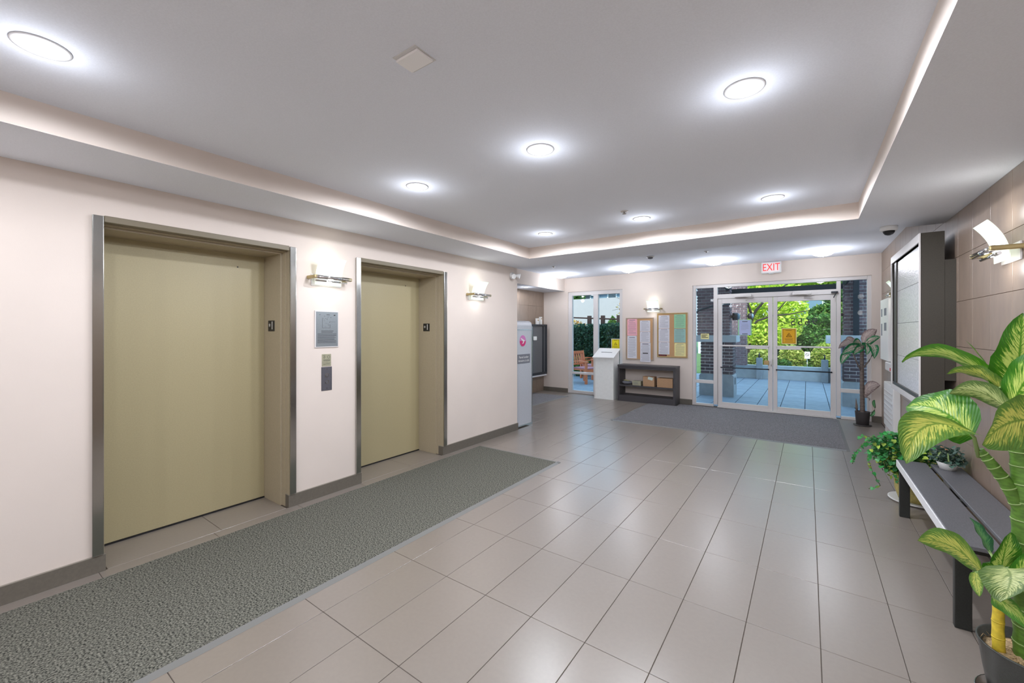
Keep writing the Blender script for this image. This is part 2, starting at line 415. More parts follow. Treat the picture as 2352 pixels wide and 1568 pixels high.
matthing('runner_mat', 'long grey-green runner mat lying in front of both lifts', -3.43, -2.265, -1.2, 4.125, 'carpet', .04, 'rb', 'mat_edge')
matthing('entrance_mat', 'large dark grey mat in front of the glass entrance doors', -2.67, .43, 6.55, 8.51, 'carpet_far', .035, 'lrf', 'mat_edge')
t = bpy.data.objects['entrance_mat']; obj('pile', bx(BM(), -2.10, .395, 8.511, 8.80, .0005, .009, .002), 'carpet_far', t); obj('edging', prism(BM(), [(.43, .0005), (.395, .0005), (.395, .0085)], 8.511, 8.80, 1), 'mat_edge', t)
matthing('alcove_mat', 'small grey mat on the floor of the brown tiled alcove', -5.33, -4.42, 6.1, 8.42, 'carpet_far', .045, 'rb', 'mat_edge')
# ------------------------------------------------------------------ lifts
def lift(yc, label):
    t = thing('elevator', label, 'elevator', (-3.75, yc, 0), 'lifts in the left wall')
    xd = -3.95; h = .5425
    fb = BM()                                                   # painted stepped frame
    for s in (-1, 1):
        a, bb = sorted((yc+s*h, yc+s*(h+.05))); bx(fb, xd-.02, -3.655, a, bb, 0, 2.165)
        a, bb = sorted((yc+s*(h+.014), yc+s*(h+.05))); bx(fb, -3.655, -3.60, a, bb, 0, 2.165)
        a, bb = sorted((yc+s*(h+.022), yc+s*(h+.05))); bx(fb, -3.60, -3.545, a, bb, 0, 2.165)
    bx(fb, xd-.02, -3.655, yc-h, yc+h, 2.140, 2.19); bx(fb, -3.655, -3.60, yc-h-.014, yc+h+.014, 2.154, 2.19)
    obj('frame', fb, 'frame_paint', t)
    obj('header', bx(BM(), -3.60, -3.540, yc-h-.02, yc+h+.02, 2.160, 2.20, .003), 'frame_dark', t)
    obj('door_panel', bx(BM(), xd-.03, xd, yc-h, yc+h, .012, 2.15, .002), 'elevator_paint', t)
    hole = BM(); tube(hole, [(xd-.001, yc+.33, 2.03), (xd+.0015, yc+.33, 2.03)], .006, 12); obj('key_hole', hole, 'black', t)
    obj('door_sill', bx(BM(), xd-.02, xd+.004, yc-h, yc+h, .0005, .011), 'black', t)
    for s in (-1, 1):                                           # stainless corner guards
        g = BM(); a = yc+s*(h+.022); bb = yc+s*(h+.074); lo, hi = min(a, bb), max(a, bb)
        bx(g, -3.5445, -3.5325, lo, hi, .107, 2.195, .0045)
        obj('corner_guard', g, 'stainless', t)
    p = BM(); bx(p, -3.868, -3.757, yc+h-.004, yc+h, 1.483, 1.577, .001)
    ip = obj('floor_sign', p, 'black', t, label='black floor sign reading star 1')
    text('numeral', '1', .10, (-3.795, yc+h-.0045, 1.53), FY, 'white_plastic', ip, .0006)
    text('star', '*', .07, (-3.84, yc+h-.0045, 1.522), FY, 'white_plastic', ip, .0006)
    return t
lift(1.177, 'near lift with wide tan door in stainless edged frame')
lift(2.985, 'second lift with tan door, between the two wall sconces')
# ------------------------------------------------------------------ storefront glazing
def bar(bm, x0, x1, z0, z1, y0=YF+.02, y1=YF+.10): bx(bm, x0, x1, y0, y1, z0, z1, .003)
w1 = structroot('window_1', (-4.02, YF+.06, 0))
b = BM()
bar(b, WX0, -4.60, 0, WZ); bar(b, -3.415, WX1, 0, WZ); bar(b, -4.05, -3.935, .07, 2.33); bar(b, -4.60, -3.415, 2.33, WZ); bar(b, -4.60, -3.415, 0, .07)
obj('window_frame', b, 'white_metal', w1)
for x0, x1 in ((-4.60, -4.05), (-3.935, -3.415)):
    r_ = BM(); bar(r_, x0, x1, .458, .512); obj('rail', r_, 'white_metal', w1)
    obj('pane', bx(BM(), x0, x1, YF+.055, YF+.063, .512, 2.33), 'glass', w1); obj('pane', bx(BM(), x0, x1, YF+.055, YF+.063, .07, .458), 'glass', w1)
w2 = structroot('window_2', (-.52, YF+.06, 0))
b = BM()
bar(b, DX0, -1.828, 0, DZ); bar(b, .799, DX1, 0, DZ); bar(b, -1.503, -1.432, .045, 2.345); bar(b, .402, .460, .045, 2.335)
bar(b, -1.828, .799, 2.338, DZ); bar(b, -1.828, -1.503, 0, .045); bar(b, .460, .799, 0, .045); bar(b, -1.432, .402, 2.115, 2.20)
for x0, x1 in ((-1.828, -1.503), (.460, .799)): bar(b, x0, x1, .448, .512)
obj('window_frame', b, 'white_metal', w2)
for x0, x1 in ((-1.828, -1.503), (.460, .799)):
    obj('pane', bx(BM(), x0, x1, YF+.055, YF+.063, .512, 2.338), 'glass', w2, label='tall pane of the sidelight'); obj('pane', bx(BM(), x0, x1, YF+.055, YF+.063, .045, .448), 'glass', w2, label='low pane of the sidelight')
obj('pane', bx(BM(), -1.432, .402, YF+.055, YF+.063, 2.20, 2.338), 'glass', w2, label='transom pane over the doors')
obj('threshold', bx(BM(), -1.432, .402, YF-.03, YF+.11, .0005, .012, .003), 'white_metal', w2)
def entry(n, x0, x1, gx0, gx1, meet):
    d = structroot(n, ((x0+x1)/2, YF+.06, 0)); ya, yb = YF+.03, YF+.085
    b = BM()
    bx(b, x0, gx0, ya, yb, .014, 2.112, .003); bx(b, gx1, x1, ya, yb, .014, 2.112, .003)
    bx(b, gx0, gx1, ya, yb, 2.02, 2.112, .003); bx(b, gx0, gx1, ya, yb, .014, .103, .003)
    obj('stile', b, 'white_metal', d)
    obj('rail', bx(BM(), gx0-.02, gx1+.02, ya-.012, yb-.01, 1.19, 1.218, .003), 'white_metal', d)
    obj('pane', bx(BM(), gx0, gx1, YF+.055, YF+.063, .103, 2.02), 'glass', d)
    t_ = BM(); tube(t_, [(gx0-.02, ya-.05, .783), (gx1+.02, ya-.05, .783)], .011, 10); 
    for x in (gx0-.01, gx1+.01): tube(t_, [(x, ya-.05, .783), (x, ya, .783)], .009, 8)
    obj('push_bar', t_, 'dark_metal', d)
    # closer
    cx = (gx0+gx1)/2
    c_ = BM(); bx(c_, cx-.16, cx+.12, ya-.075, ya-.02, 2.128, 2.176, .006); obj('door_closer', c_, 'white_metal', d)
    a_ = BM(); tube(a_, [(cx+.02, ya-.05, 2.128), (cx+.16, ya-.10, 2.10), (cx+.02, ya-.012, 2.07)], .007, 6); obj('closer_arm', a_, 'white_metal', d)
    return d
d1 = entry('door_1', -1.428, -.516, -1.353, -.590, 1)
d2 = entry('door_2', -.510, .398, -.446, .323, -1)
obj('pull_box', bx(BM(), -.655, -.575, YF+.0, YF+.03, .862, .944, .004), 'cork_frame', d1, label='small brown latch box by the stile')
t_ = BM(); tube(t_, [(-.535, YF+.03, .85), (-.535, YF-.03, .85), (-.535, YF-.03, .96), (-.535, YF+.03, .96)], .008, 8); obj('handle', t_, 'white_metal', d1)
obj('rail_cap', bx(BM(), -.446, -.09, YF+.01, YF+.05, 1.152, 1.188, .003), 'white_metal', d2); obj('rail_cap', bx(BM(), -.95, -.59, YF+.01, YF+.05, 1.152, 1.188, .003), 'white_metal', d1)
hx = BM(); bx(hx, .33, .42, YF-.03, YF+.01, 2.13, 2.16, .004); tube(hx, [(.40, YF-.03, 2.145), (.36, YF-.06, 2.05)], .008, 6); obj('closer_bracket', hx, 'dark_metal', d2)
# stickers, posters, notices ---------------------------------------------------
def dashes(bm, x0, x1, z0, z1, n, y, th=.0006, seed=1, hh=.3):
    r = random.Random(seed); dz = (z1-z0)/n
    for i in range(n):
        z = z1-dz*(i+.5); a = x0+(x1-x0)*r.choice((0, 0, 0, .08)); e = x1-(x1-x0)*r.choice((0, .05, .1, .35, .02))
        bx(bm, a, e, y-th, y, z-dz*hh*.5, z+dz*hh*.5)
    return bm
def poster(label, x0, x1, z0, z1, y, col):
    t = thing('warning_poster', label, 'poster', ((x0+x1)/2, y, z0))
    obj('border', bx(BM(), x0-.012, x1+.012, y-.002, y, z0-.012, z1+.012), 'paper_white' if col == 'poster_lime' else 'paper_yellow', t)
    obj('sheet', bx(BM(), x0, x1, y-.004, y-.002, z0, z1), col, t)
    w, h = x1-x0, z1-z0; cx = (x0+x1)/2; cz = z0+h*.58; s = w*.2
    b = BM()
    for p, q in (((cx-s, cz-s*.8), (cx+s, cz-s*.8)), ((cx+s, cz-s*.8), (cx, cz+s*.85)), ((cx, cz+s*.85), (cx-s, cz-s*.8))):
        tube(b, [(p[0], y-.005, p[1]), (q[0], y-.005, q[1])], .0035, 4)
    tube(b, [(cx-s*.35, y-.005, cz+s*.1), (cx, y-.005, cz-s*.2), (cx+s*.4, y-.005, cz-s*.45)], .005, 4)
    obj('warning_triangle', b, 'poster_ink', t)
    b = BM(); dashes(b, x0+w*.18, x1-w*.18, z0+h*.1, z0+h*.38, 4, y-.004, seed=3); dashes(b, x0+w*.25, x1-w*.25, z1-h*.14, z1-h*.05, 1, y-.004, seed=4)
    fr = BM(); m_ = .008
    for q in ((x0+m_, x1-m_, z1-m_-.006, z1-m_), (x0+m_, x1-m_, z0+m_, z0+m_+.006), (x0+m_, x0+m_+.006, z0+m_, z1-m_), (x1-m_-.006, x1-m_, z0+m_, z1-m_)):
        bx(fr, q[0], q[1], y-.0046, y-.004, q[2], q[3])
    obj('print', b, 'poster_ink', t); obj('inner_line', fr, 'poster_ink', t)
poster('amber warning poster taped to the right entrance door', -.372, -.168, 1.262, 1.524, YF+.053, 'poster_yellow')
poster('lime yellow warning poster on window behind the white stand', -3.61, -3.43, 1.06, 1.30, YF+.05, 'poster_lime')
t = thing('door_notice', 'pale blue notice in a green edged sleeve on left entrance door', 'notice', (-.97, YF+.053, 1.41))
obj('sleeve', bx(BM(), -1.082, -.852, YF+.0525, YF+.0545, 1.405, 1.70), 'paper_green', t)
obj('sheet', bx(BM(), -1.06, -.872, YF+.050, YF+.0525, 1.412, 1.694), 'paper_blue', t)
b = BM(); dashes(b, -1.03, -.90, 1.50, 1.63, 6, YF+.050, seed=8, hh=.18); obj('print', b, 'print_grey', t)
b = BM()
for z in (1.657, 1.423): 
    for k in range(4): bx(b, -1.005+k*.022, -.99+k*.022, YF+.0494, YF+.050, z, z+.018)
obj('heading', b, 'print_dark', t)
t = thing('alarm_sticker', 'small cream sticker with dark print on the left sidelight', 'sticker', (-1.665, YF+.053, 1.33))
obj('sheet', bx(BM(), -1.741, -1.589, YF+.051, YF+.053, 1.325, 1.435), 'paper_yellow', t)
b = BM(); dashes(b, -1.725, -1.605, 1.345, 1.42, 3, YF+.051, seed=5, hh=.5); obj('print', b, 'print_dark', t)
t = thing('house_number', 'large grey vinyl numerals 9655 on the right entrance door glass', 'sign', (-.06, YF+.066, 1.64))
for k, ch in enumerate('9655'):
    text('numeral', ch, .185, (.105-k*.105, YF+.066, 1.645), FYB, 'vinyl', t, .0008, xs=.95)
# EXIT sign
t = thing('exit_sign', 'white illuminated EXIT sign above the entrance doors', 'sign', (-.535, YF, 2.52))
b = BM(); bx(b, -.69, -.38, YF-.065, YF-.008, 2.535, 2.745, .02); obj('housing', b, 'white_plastic', t)
b = BM(); bx(b, -.665, -.405, YF-.070, YF-.0655, 2.56, 2.72, .002); obj('face', b, 'exit_face', t)
b = BM(); tube(b, [(-.535, YF-.03, 2.545), (-.535, YF-.03, 2.52)], [.055, .03], 16); bx(b, -.56, -.51, YF-.02, YF, 2.60, 2.70); obj('mount', b, 'white_plastic', t)
text('lettering', 'EXIT', .185, (-.535, YF-.0715, 2.638), FY, 'exit_red', t, .0012, xs=.72)
# ------------------------------------------------------------------ lamps
def downlight(x, y, z, r=.07, glow='down_glow', e=DOWN, trim=True, label=None, grp='recessed round downlights in the raised ceiling'):
    t = thing('downlight', label, 'ceiling light', (x, y, z), grp)
    b = BM(); lathe(b, [(r+.004, z-.0005), (r+.004, z-.004), (r-.008, z-.006), (r-.012, z-.001)], x, y, 32); obj('trim_ring', b, 'down_trim', t)
    b = BM(); lathe(b, [(.001, z-.0045), (r-.013, z-.0045), (r-.013, z-.0015), (.001, z-.0015)], x, y, 32); obj('lens', b, glow, t)
    light('downlight_beam', 'SPOT', (x, y, z-.012), e, .03, spot=178, blend=.22); light('halo_fill', 'POINT', (x, y, z-.13), DOWN*.027, .05)  # halo: added point lamp under the lens that brightens the ceiling around it
LB = {(-2.38, .24): 'large round downlight nearest the left picture edge', (-2.38, 2.11): 'downlight in front of the gap between the lifts', (-2.38, 3.97): 'downlight at the far left tray corner',
      (-1.3, 2.11): 'downlight in the middle of the raised ceiling', (-1.3, 3.97): 'downlight midway along the far tray edge beside the sprinkler',
      (-.23, 2.11): 'downlight nearest the right side, large and bright', (-.23, 3.97): 'downlight at the far right tray corner'}
for (x, y), l in LB.items(): downlight(x, y, ZT, .078, e=DOWN*(.40 if x < -2 and y < 1 else .8 if x < -2 else 1.15), label=l)
for x, y in ((-1.3, .24), (-.23, .24), (-2.38, -1.6), (-1.3, -1.6), (-.23, -1.6)):       # unseen lamps added as fill, continuing the grid over and behind the camera
    light('downlight_beam', 'SPOT', (x, y, ZT-.012), DOWN*(.42 if x < -2 else 1.25), .03, spot=178, blend=.22)
def dome(x, y, label, r=.15):
    t = thing('dome_light', label, 'ceiling light', (x, y, ZL), 'shallow glass dome lights in the lobby ceiling')
    b = BM(); lathe(b, [(r*.62, ZL-.0005), (r*.62, ZL-.022), (r*.5, ZL-.026)], x, y, 32); obj('ceiling_plate', b, 'brushed', t)
    b = BM(); lathe(b, [(r, ZL-.030), (r*.95, ZL-.045), (r*.78, ZL-.066), (r*.5, ZL-.082), (r*.2, ZL-.089), (.001, ZL-.09), (.001, ZL-.084), (r*.5, ZL-.076), (r*.9, ZL-.040), (r*.97, ZL-.029)], x, y, 36); obj('glass_dish', b, 'dome_glass', t)
    b = BM(); lathe(b, [(.012, ZL-.09), (.012, ZL-.097), (.004, ZL-.102)], x, y, 12); obj('finial', b, 'brushed', t)
    light('dome_lamp', 'POINT', (x, y, ZL-.27), DOME, .09)
dome(-4.46, 8.12, 'glass dome ceiling light above the left window'); dome(-2.92, 8.12, 'glass dome ceiling light above the notice boards')
dome(-1.36, 8.12, 'glass dome ceiling light left of the EXIT sign'); dome(.20, 8.12, 'glass dome ceiling light right of the EXIT sign')
# alcove downlight
downlight(-5.02, 7.55, 2.45, .06, e=20, label='small downlight under the alcove bulkhead', grp=None)
def sconce(x, yc, s, label, zb=1.955, e=SCONCE, axis='y', glow='sconce_glass'):
    """wall lamp: s is the sign of the direction pointing off the wall"""
    if axis == 'y': P = lambda d, a, z: (x+s*d, yc+a, z)
    else: P = lambda d, a, z: (yc+a, x+s*d, z)
    t = thing('wall_sconce', label, 'wall lamp', P(0, 0, 1.88), 'glass and chrome wall sconces')
    def box(bm, d0, d1, a0, a1, z0, z1, bev=0):
        p, q = P(d0, a0, z0), P(d1, a1, z1); bx(bm, min(p[0], q[0]), max(p[0], q[0]), min(p[1], q[1]), max(p[1], q[1]), z0, z1, bev)
    b = BM(); box(b, .0005, .010, -.14, .14, 1.885, 1.99, .002); obj('back_plate', b, 'white_metal', t)
    for a in (-.165, .165):
        b = BM(); box(b, .0005, .135, a-.014, a+.014, zb-.014, zb+.014, .006); obj('arm', b, 'bronze', t)
    b = BM(); tube(b, [P(.118, -.17, zb), P(.118, .17, zb)], .018, 14); tube(b, [P(.09, -.15, zb-.028), P(.09, .15, zb-.028)], .010, 10); obj('cross_tube', b, 'chrome', t)
    prof = []
    for k in range(13):
        u = k/12; prof.append((.040+.088*u**2.1, 1.895+.245*u-.012*u*u))
    def sheet(a0, a1, k0, k1, th, off):
        bm = BM(); rows = []
        for d, z in prof[k0:k1]:
            rows.append([bm.verts.new(P(d+off, a, z)) for a in (a0, a1)]+[bm.verts.new(P(d+off+th, a, z)) for a in (a1, a0)])
        for A, B in zip(rows, rows[1:]):
            for i in range(4): f = bm.faces.new((A[i], A[(i+1) % 4], B[(i+1) % 4], B[i]))
        bm.faces.new(rows[0]); bm.faces.new(rows[-1][::-1]); bmesh.ops.recalc_face_normals(bm, faces=bm.faces); return bm
    g = obj('glass_shade', sheet(-.125, .125, 0, 13, .004, 0), 'sconce_edge', t, label='curved glass shade with clear rim')
    obj('frosted_panel', sheet(-.105, .105, 1, 12, .002, .0045), glow, g)
    light('sconce_up', 'POINT', P(.11, 0, 2.17), e*.8, .05, col=(1, .98, .96)); light('sconce_down', 'POINT', P(.11, 0, 1.85), e*1.1, .05, col=(1, .98, .96))
    return t
sconce(XL, 2.07, 1, 'lit glass wall sconce between the two lifts')
sconce(XL, 4.14, 1, 'lit glass wall sconce right of the second lift')
for z, k in ((2.06, .3), (1.87, .3)): light('sconce_glow', 'POINT', (XL+.11, .02, z), SCONCE*k*1.2, .05, col=(1, .97, .93))   # next fitting of the row, just outside the frame
sconce(YF, -2.655, -1, 'small wall sconce above the cork notice boards', axis='x')
sconce(XR, 3.66, -1, 'large glass sconce on the brown tiled wall above the bench', e=.8)
sconce(XR, 7.20, -1, 'far sconce half hidden behind the grey glass cabinet')
# sprinklers, detectors, vent, camera, emergency lights
t = thing('ceiling_vent', 'small square white cover plate on the raised ceiling', 'vent', (-1.275, 1.115, ZT))
b = BM(); bx(b, -.062, .062, -.042, .042, ZT-.014, ZT-.004, .002); bmesh.ops.rotate(b, verts=b.verts, matrix=Matrix.Rotation(R(0), 3, 'Z')); bmesh.ops.translate(b, verts=b.verts, vec=(-1.275, 1.115, 0)); obj('cover', b, 'paper_bright', t)
b = BM(); bx(b, -1.34, -1.21, 1.06, 1.17, ZT-.003, ZT-.0002); obj('back_plate', b, 'down_trim', t)
def sprinkler(x, y, z, label):
    t = thing('sprinkler', label, 'sprinkler', (x, y, z), 'ceiling sprinklers')
    b = BM(); lathe(b, [(.035, z-.0005), (.03, z-.006), (.012, z-.007)], x, y, 20); obj('escutcheon', b, 'white_metal', t)
    b = BM(); tube(b, [(x, y, z-.005), (x, y, z-.022)], [.011, .006], 8); lathe(b, [(.018, z-.022), (.018, z-.025)], x, y, 12); obj('head', b, 'stainless', t)
sprinkler(-1.35, 3.64, ZT, 'sprinkler head on the raised ceiling near the far tray edge')
sprinkler(-4.05, 7.07, ZL, 'sprinkler head on lobby ceiling near the alcove bulkhead')
sprinkler(-1.305, 7.13, ZL, 'sprinkler head on lobby ceiling left of the EXIT sign')
t = thing('smoke_detector', 'round white smoke detector on the lobby ceiling', 'detector', (-2.17, 7.08, ZL))
b = BM(); lathe(b, [(.065, ZL-.0005), (.065, ZL-.012), (.05, ZL-.016)], -2.17, 7.08, 24); obj('base', b, 'white_plastic', t)
b = BM(); lathe(b, [(.042, ZL-.016), (.038, ZL-.036), (.02, ZL-.042)], -2.17, 7.08, 24); obj('sensor_head', b, 'print_grey', t)
t = thing('security_camera', 'white dome security camera under the far soffit corner', 'camera', (.60, 5.03, ZS))
b = BM(); lathe(b, [(.062, ZS-.0005), (.062, ZS-.03), (.055, ZS-.04), (.03, ZS-.042)], .60, 5.03, 28); obj('housing', b, 'white_plastic', t)
b = BM(); lathe(b, [(.043, ZS-.04), (.040, ZS-.055), (.028, ZS-.071), (.012, ZS-.078), (.001, ZS-.079)], .60, 5.03, 28); obj('dome_cover', b, 'black', t)
t = thing('emergency_light', 'small twin-head emergency light high on the left wall end', 'lamp', (XL, 4.95, 2.27))
b = BM(); lathe(b, [(.001, -.0), (.05, 0), (.05, .02), (.001, .022)], 0, 0, 20); bmesh.ops.rotate(b, verts=b.verts, matrix=Matrix.Rotation(R(90), 3, 'Y')); bmesh.ops.translate(b, verts=b.verts, vec=(XL+.0005, 4.96, 2.30)); obj('mount', b, 'white_plastic', t)
for dy, dz in ((-.05, -.01), (.05, .01)):
    b = BM(); tube(b, [(XL+.02, 4.96+dy*.3, 2.30), (XL+.05, 4.96+dy, 2.295+dz), (XL+.10, 4.96+dy*1.5, 2.285+dz)], [.01, .022, .036], 14); h_ = obj('lamp_head', b, 'white_plastic', t)
# ------------------------------------------------------------------ fittings between the lifts
x = XL+.0005
t = thing('lobby_plaque', 'grey metal plaque with an engraved plan and text', 'plaque', (x, 2.075, 1.34))
obj('frame', bx(BM(), x, x+.010, 1.962, 2.189, 1.336, 1.668, .002), 'white_metal', t); obj('plate', bx(BM(), x+.010, x+.012, 1.972, 2.180, 1.346, 1.658), 'plaque', t)
b = BM(); r = random.Random(3)
def dx_(bm, y0, y1, z0, z1, n, seed, h=.3):
    r = random.Random(seed); dz = (z1-z0)/n
    for i in range(n):
        z = z1-dz*(i+.5); e = y1-(y1-y0)*r.choice((0, .03, .1, .3, .02)); bx(bm, x+.012, x+.0126, y0, e, z-dz*h/2, z+dz*h/2)
dx_(b, 1.985, 2.165, 1.375, 1.465, 10, 2); dx_(b, 2.02, 2.14, 1.468, 1.492, 2, 4)
for k in range(26): 
    y_, z_ = 2.03+r.random()*.08, 1.52+r.random()*.10; bx(b, x+.012, x+.0126, y_, y_+.002+.01*r.random(), z_, z_+.0015)
for q in ((2.03, 2.105, 1.512, 1.5135), (2.03, 2.0315, 1.512, 1.60), (2.1035, 2.105, 1.512, 1.545), (2.105, 2.155, 1.568, 1.5695), (2.07, 2.10, 1.630, 1.634), (2.14, 2.155, 1.625, 1.634), (2.005, 2.01, 1.628, 1.634)): bx(b, x+.012, x+.0126, *q)
obj('engraving', b, 'print_dark', t)
t = thing('lift_instruction_sign', 'small cream sign above the lift call panel', 'sign', (x, 2.075, 1.165))
obj('plate', bx(BM(), x, x+.003, 2.031, 2.119, 1.166, 1.276, .001), 'plaque_sign', t)
b = BM()
def ring(bm, yc, zc, rr, d, w=.0015):
    pts = [(d, yc+rr*math.cos(a*math.pi/8), zc+rr*math.sin(a*math.pi/8)) for a in range(17)]; tube(bm, pts, w, 4)
for k in range(16): 
    y_, z_ = 2.04+r.random()*.02, 1.235+r.random()*.03; bx(b, x+.003, x+.0036, y_, y_+.005, z_, z_+.002)
ring(b, 2.095, 1.25, .012, x+.003, .0012)
for z_ in (1.222, 1.214, 1.184): bx(b, x+.003, x+.0036, 2.044, 2.108, z_, z_+.003)
bx(b, x+.003, x+.0036, 2.036, 2.114, 1.198, 1.1995); obj('print', b, 'print_dark', t)
t = thing('call_panel', 'metal lift call panel with two round buttons', 'call panel', (x, 2.075, .945))
obj('plate', bx(BM(), x, x+.004, 2.026, 2.127, .946, 1.160, .001), 'panel_metal', t)
for z_ in (1.085, 1.025):
    b = BM(); tube(b, [(x+.004, 2.077, z_), (x+.009, 2.077, z_)], .017, 20); k_ = obj('button', b, 'chrome', t)
    b = BM(); tube(b, [(x+.009, 2.077, z_), (x+.0095, 2.077, z_)], .0125, 20); obj('button_face', b, 'panel_metal', k_)
for z_ in (1.140, .966):
    b = BM(); tube(b, [(x+.004, 2.077, z_), (x+.0055, 2.077, z_)], .004, 8); obj('screw', b, 'chrome', t)
# ------------------------------------------------------------------ parcel locker at the wall end
t = thing('parcel_locker', 'tall brushed steel parcel locker at end of the left wall', 'locker', (-3.9, 5.36, 0))
b = BM()
prism(b, [(-4.25, .01), (-3.60, .01), (-3.60, 1.575), (-3.612, 1.62), (-3.65, 1.645), (-4.25, 1.65)], 5.16, 5.585, 1)
obj('body', b, 'brushed', t)
b = BM(); bx(b, -3.60, -3.590, 5.155, 5.59, .0005, .035, .002); bx(b, -3.60, -3.592, 5.575, 5.59, .035, 1.56, .002); bx(b, -3.60, -3.592, 5.155, 5.168, .035, 1.56, .002); bx(b, -3.60, -3.594, 5.168, 5.575, 1.50, 1.508)
obj('edge_trim', b, 'stainless', t)
lb = obj('nameplate', bx(BM(), -3.598, -3.5925, 5.168, 5.52, .985, 1.125, .001), 'print_grey', t, label='grey nameplate reading Parcel Locker Armoire a colis')
text('lettering', 'Parcel Locker', .048, (-3.592, 5.345, 1.080), FX, 'white_plastic', lb, .0004)
text('lettering', 'Armoire \u00e0 colis', .048, (-3.592, 5.345, 1.025), FX, 'white_plastic', lb, .0004)
b = BM()
def disc(bm, d0, d1, yc, zc, a, bb, n=28, lo=0, hi=360, mi=0):
    A = []; B = []
    for k in range(n+1):
        th = R(lo+(hi-lo)*k/n); A.append((yc+a*math.cos(th), zc+bb*math.sin(th)))
    prism(bm, A[:-1] if hi-lo == 360 else A, d0, d1, 0, mi)
disc(b, -3.5995, -3.5965, 5.325, 1.335, .085, .085, lo=0, hi=180); disc(b, -3.5995, -3.5965, 5.325, 1.333, .085, .085, lo=180, hi=360, mi=1)
lg = obj('logo', b, ['pink_logo', 'magenta'], t, label='round pink and magenta emblem with white wing')
b = BM(); prism(b, [(5.265, 1.37), (5.27, 1.38), (5.385, 1.335), (5.36, 1.325), (5.345, 1.295), (5.30, 1.285), (5.335, 1.318)], -3.5965, -3.5955, 0); obj('wing', b, 'white_plastic', lg)
# alcove wall cabinet and small items on it
t = thing('wall_cabinet', 'dark grey glazed wall cabinet hung in the brown alcove', 'cabinet', (-5.29, 7.4, .44))
b = BM(); bx(b, -5.379, -5.215, 5.9, 8.735, .46, 1.64); obj('body', b, 'cabinet_grey', t)
b = BM(); bx(b, -5.215, -5.19, 5.9, 8.75, 1.60, 1.645, .002); bx(b, -5.215, -5.19, 5.9, 8.75, .44, .50, .002); bx(b, -5.215, -5.19, 8.70, 8.75, .50, 1.60, .002); bx(b, -5.215, -5.205, 8.56, 8.63, .50, 1.60); obj('door_frame', b, 'dark_metal', t)
b = BM(); bx(b, -5.30, -5.18, 5.9, 8.70, .405, .44, .004); obj('ledge', b, 'brushed', t)
for x0, x1, lab in ((8.40, 8.47, 'small white box on top of grey alcove cabinet'), (8.56, 8.62, 'taller small white box on top of grey alcove cabinet')):
    t2 = thing('small_box', lab, 'box', (-5.28, (x0+x1)/2, 1.645)); zt = 1.79 if x0 < 8.5 else 1.83
    obj('carton', bx(BM(), -5.31, -5.255, x0, x1, 1.6455, zt, .002), 'white_plastic', t2); obj('print', bx(BM(), -5.255, -5.2545, x0+.01, x1-.01, zt-.06, zt-.03), 'cork_frame', t2)
t = thing('door_phone', 'small white wall unit beside the grey alcove cabinet', 'intercom', (-5.19, 8.16, 1.27))
obj('housing', bx(BM(), -5.1895, -5.165, 8.11, 8.23, 1.27, 1.36, .004), 'white_plastic', t); obj('handset', bx(BM(), -5.165, -5.15, 8.19, 8.215, 1.275, 1.355, .004), 'white_plastic', t)
# ------------------------------------------------------------------ white drop-box stand
t = thing('drop_box_stand', 'white pedestal drop box with sloping slotted lid by window', 'stand', (-3.62, 8.67, 0))
b = BM(); prism(b, [(8.50, .0005), (8.84, .0005), (8.84, 1.06), (8.50, .90)], -3.84, -3.395, 0); obj('body', b, 'white_box', t)
b = BM(); prism(b, [(8.46, .895), (8.46, .915), (8.85, 1.10), (8.85, 1.08)], -3.865, -3.37, 0); obj('lid', b, 'white_plastic', t)
b = BM(); prism(b, [(8.66, 1.0055), (8.66, 1.0115), (8.675, 1.0185), (8.675, 1.0125)], -3.74, -3.49, 0); obj('slot', b, 'black', t)
b = BM(); bx(b, -3.83, -3.815, 8.497, 8.5, .02, .9); obj('corner_trim', b, 'white_metal', t)
# ------------------------------------------------------------------ dark shelf unit and parcels
t = thing('low_shelf_unit', 'low dark open shelf unit under the notice boards', 'shelf unit', (-2.72, 8.69, 0))
X0, X1, Y0, Y1 = -3.305, -2.125, 8.52, 8.885
obj('side_panel', bx(BM(), X0, X0+.035, Y0, Y1, .0005, .735, .002), 'dark_laminate', t); obj('side_panel', bx(BM(), X1-.04, X1, Y0, Y1, .0005, .735, .002), 'dark_laminate', t)
obj('top_panel', bx(BM(), X0-.004, X1+.004, Y0-.005, Y1, .735, .772, .003), 'dark_laminate', t)
obj('front_lip', bx(BM(), X0+.035, X1-.04, Y0+.004, Y0+.025, .690, .735), 'dark_laminate', t)
obj('shelf', bx(BM(), X0+.035, X1-.04, Y0+.01, Y1, .318, .345), 'dark_laminate', t); obj('base_panel', bx(BM(), X0+.035, X1-.04, Y0+.005, Y1, .0005, .13), 'dark_laminate', t)
zt = .3455
t = thing('cardboard_box', 'brown carton with pale green label, middle of the shelf', 'box', (-2.66, 8.64, zt))
obj('carton', bx(BM(), -2.775, -2.545, 8.56, 8.72, zt, .545, .002), 'cardboard', t); obj('flap', bx(BM(), -2.78, -2.54, 8.557, 8.64, .545, .549), 'cardboard', t)
b = BM(); bx(b, -.05, .05, -.001, 0, -.03, .03); bmesh.ops.rotate(b, verts=b.verts, matrix=Matrix.Rotation(R(14), 3, 'Y')); bmesh.ops.translate(b, verts=b.verts, vec=(-2.625, 8.5595, .51)); obj('shipping_label', b, 'card_label', t)
t = thing('cardboard_box', 'wide brown carton at the right end of the shelf', 'box', (-2.33, 8.64, zt))
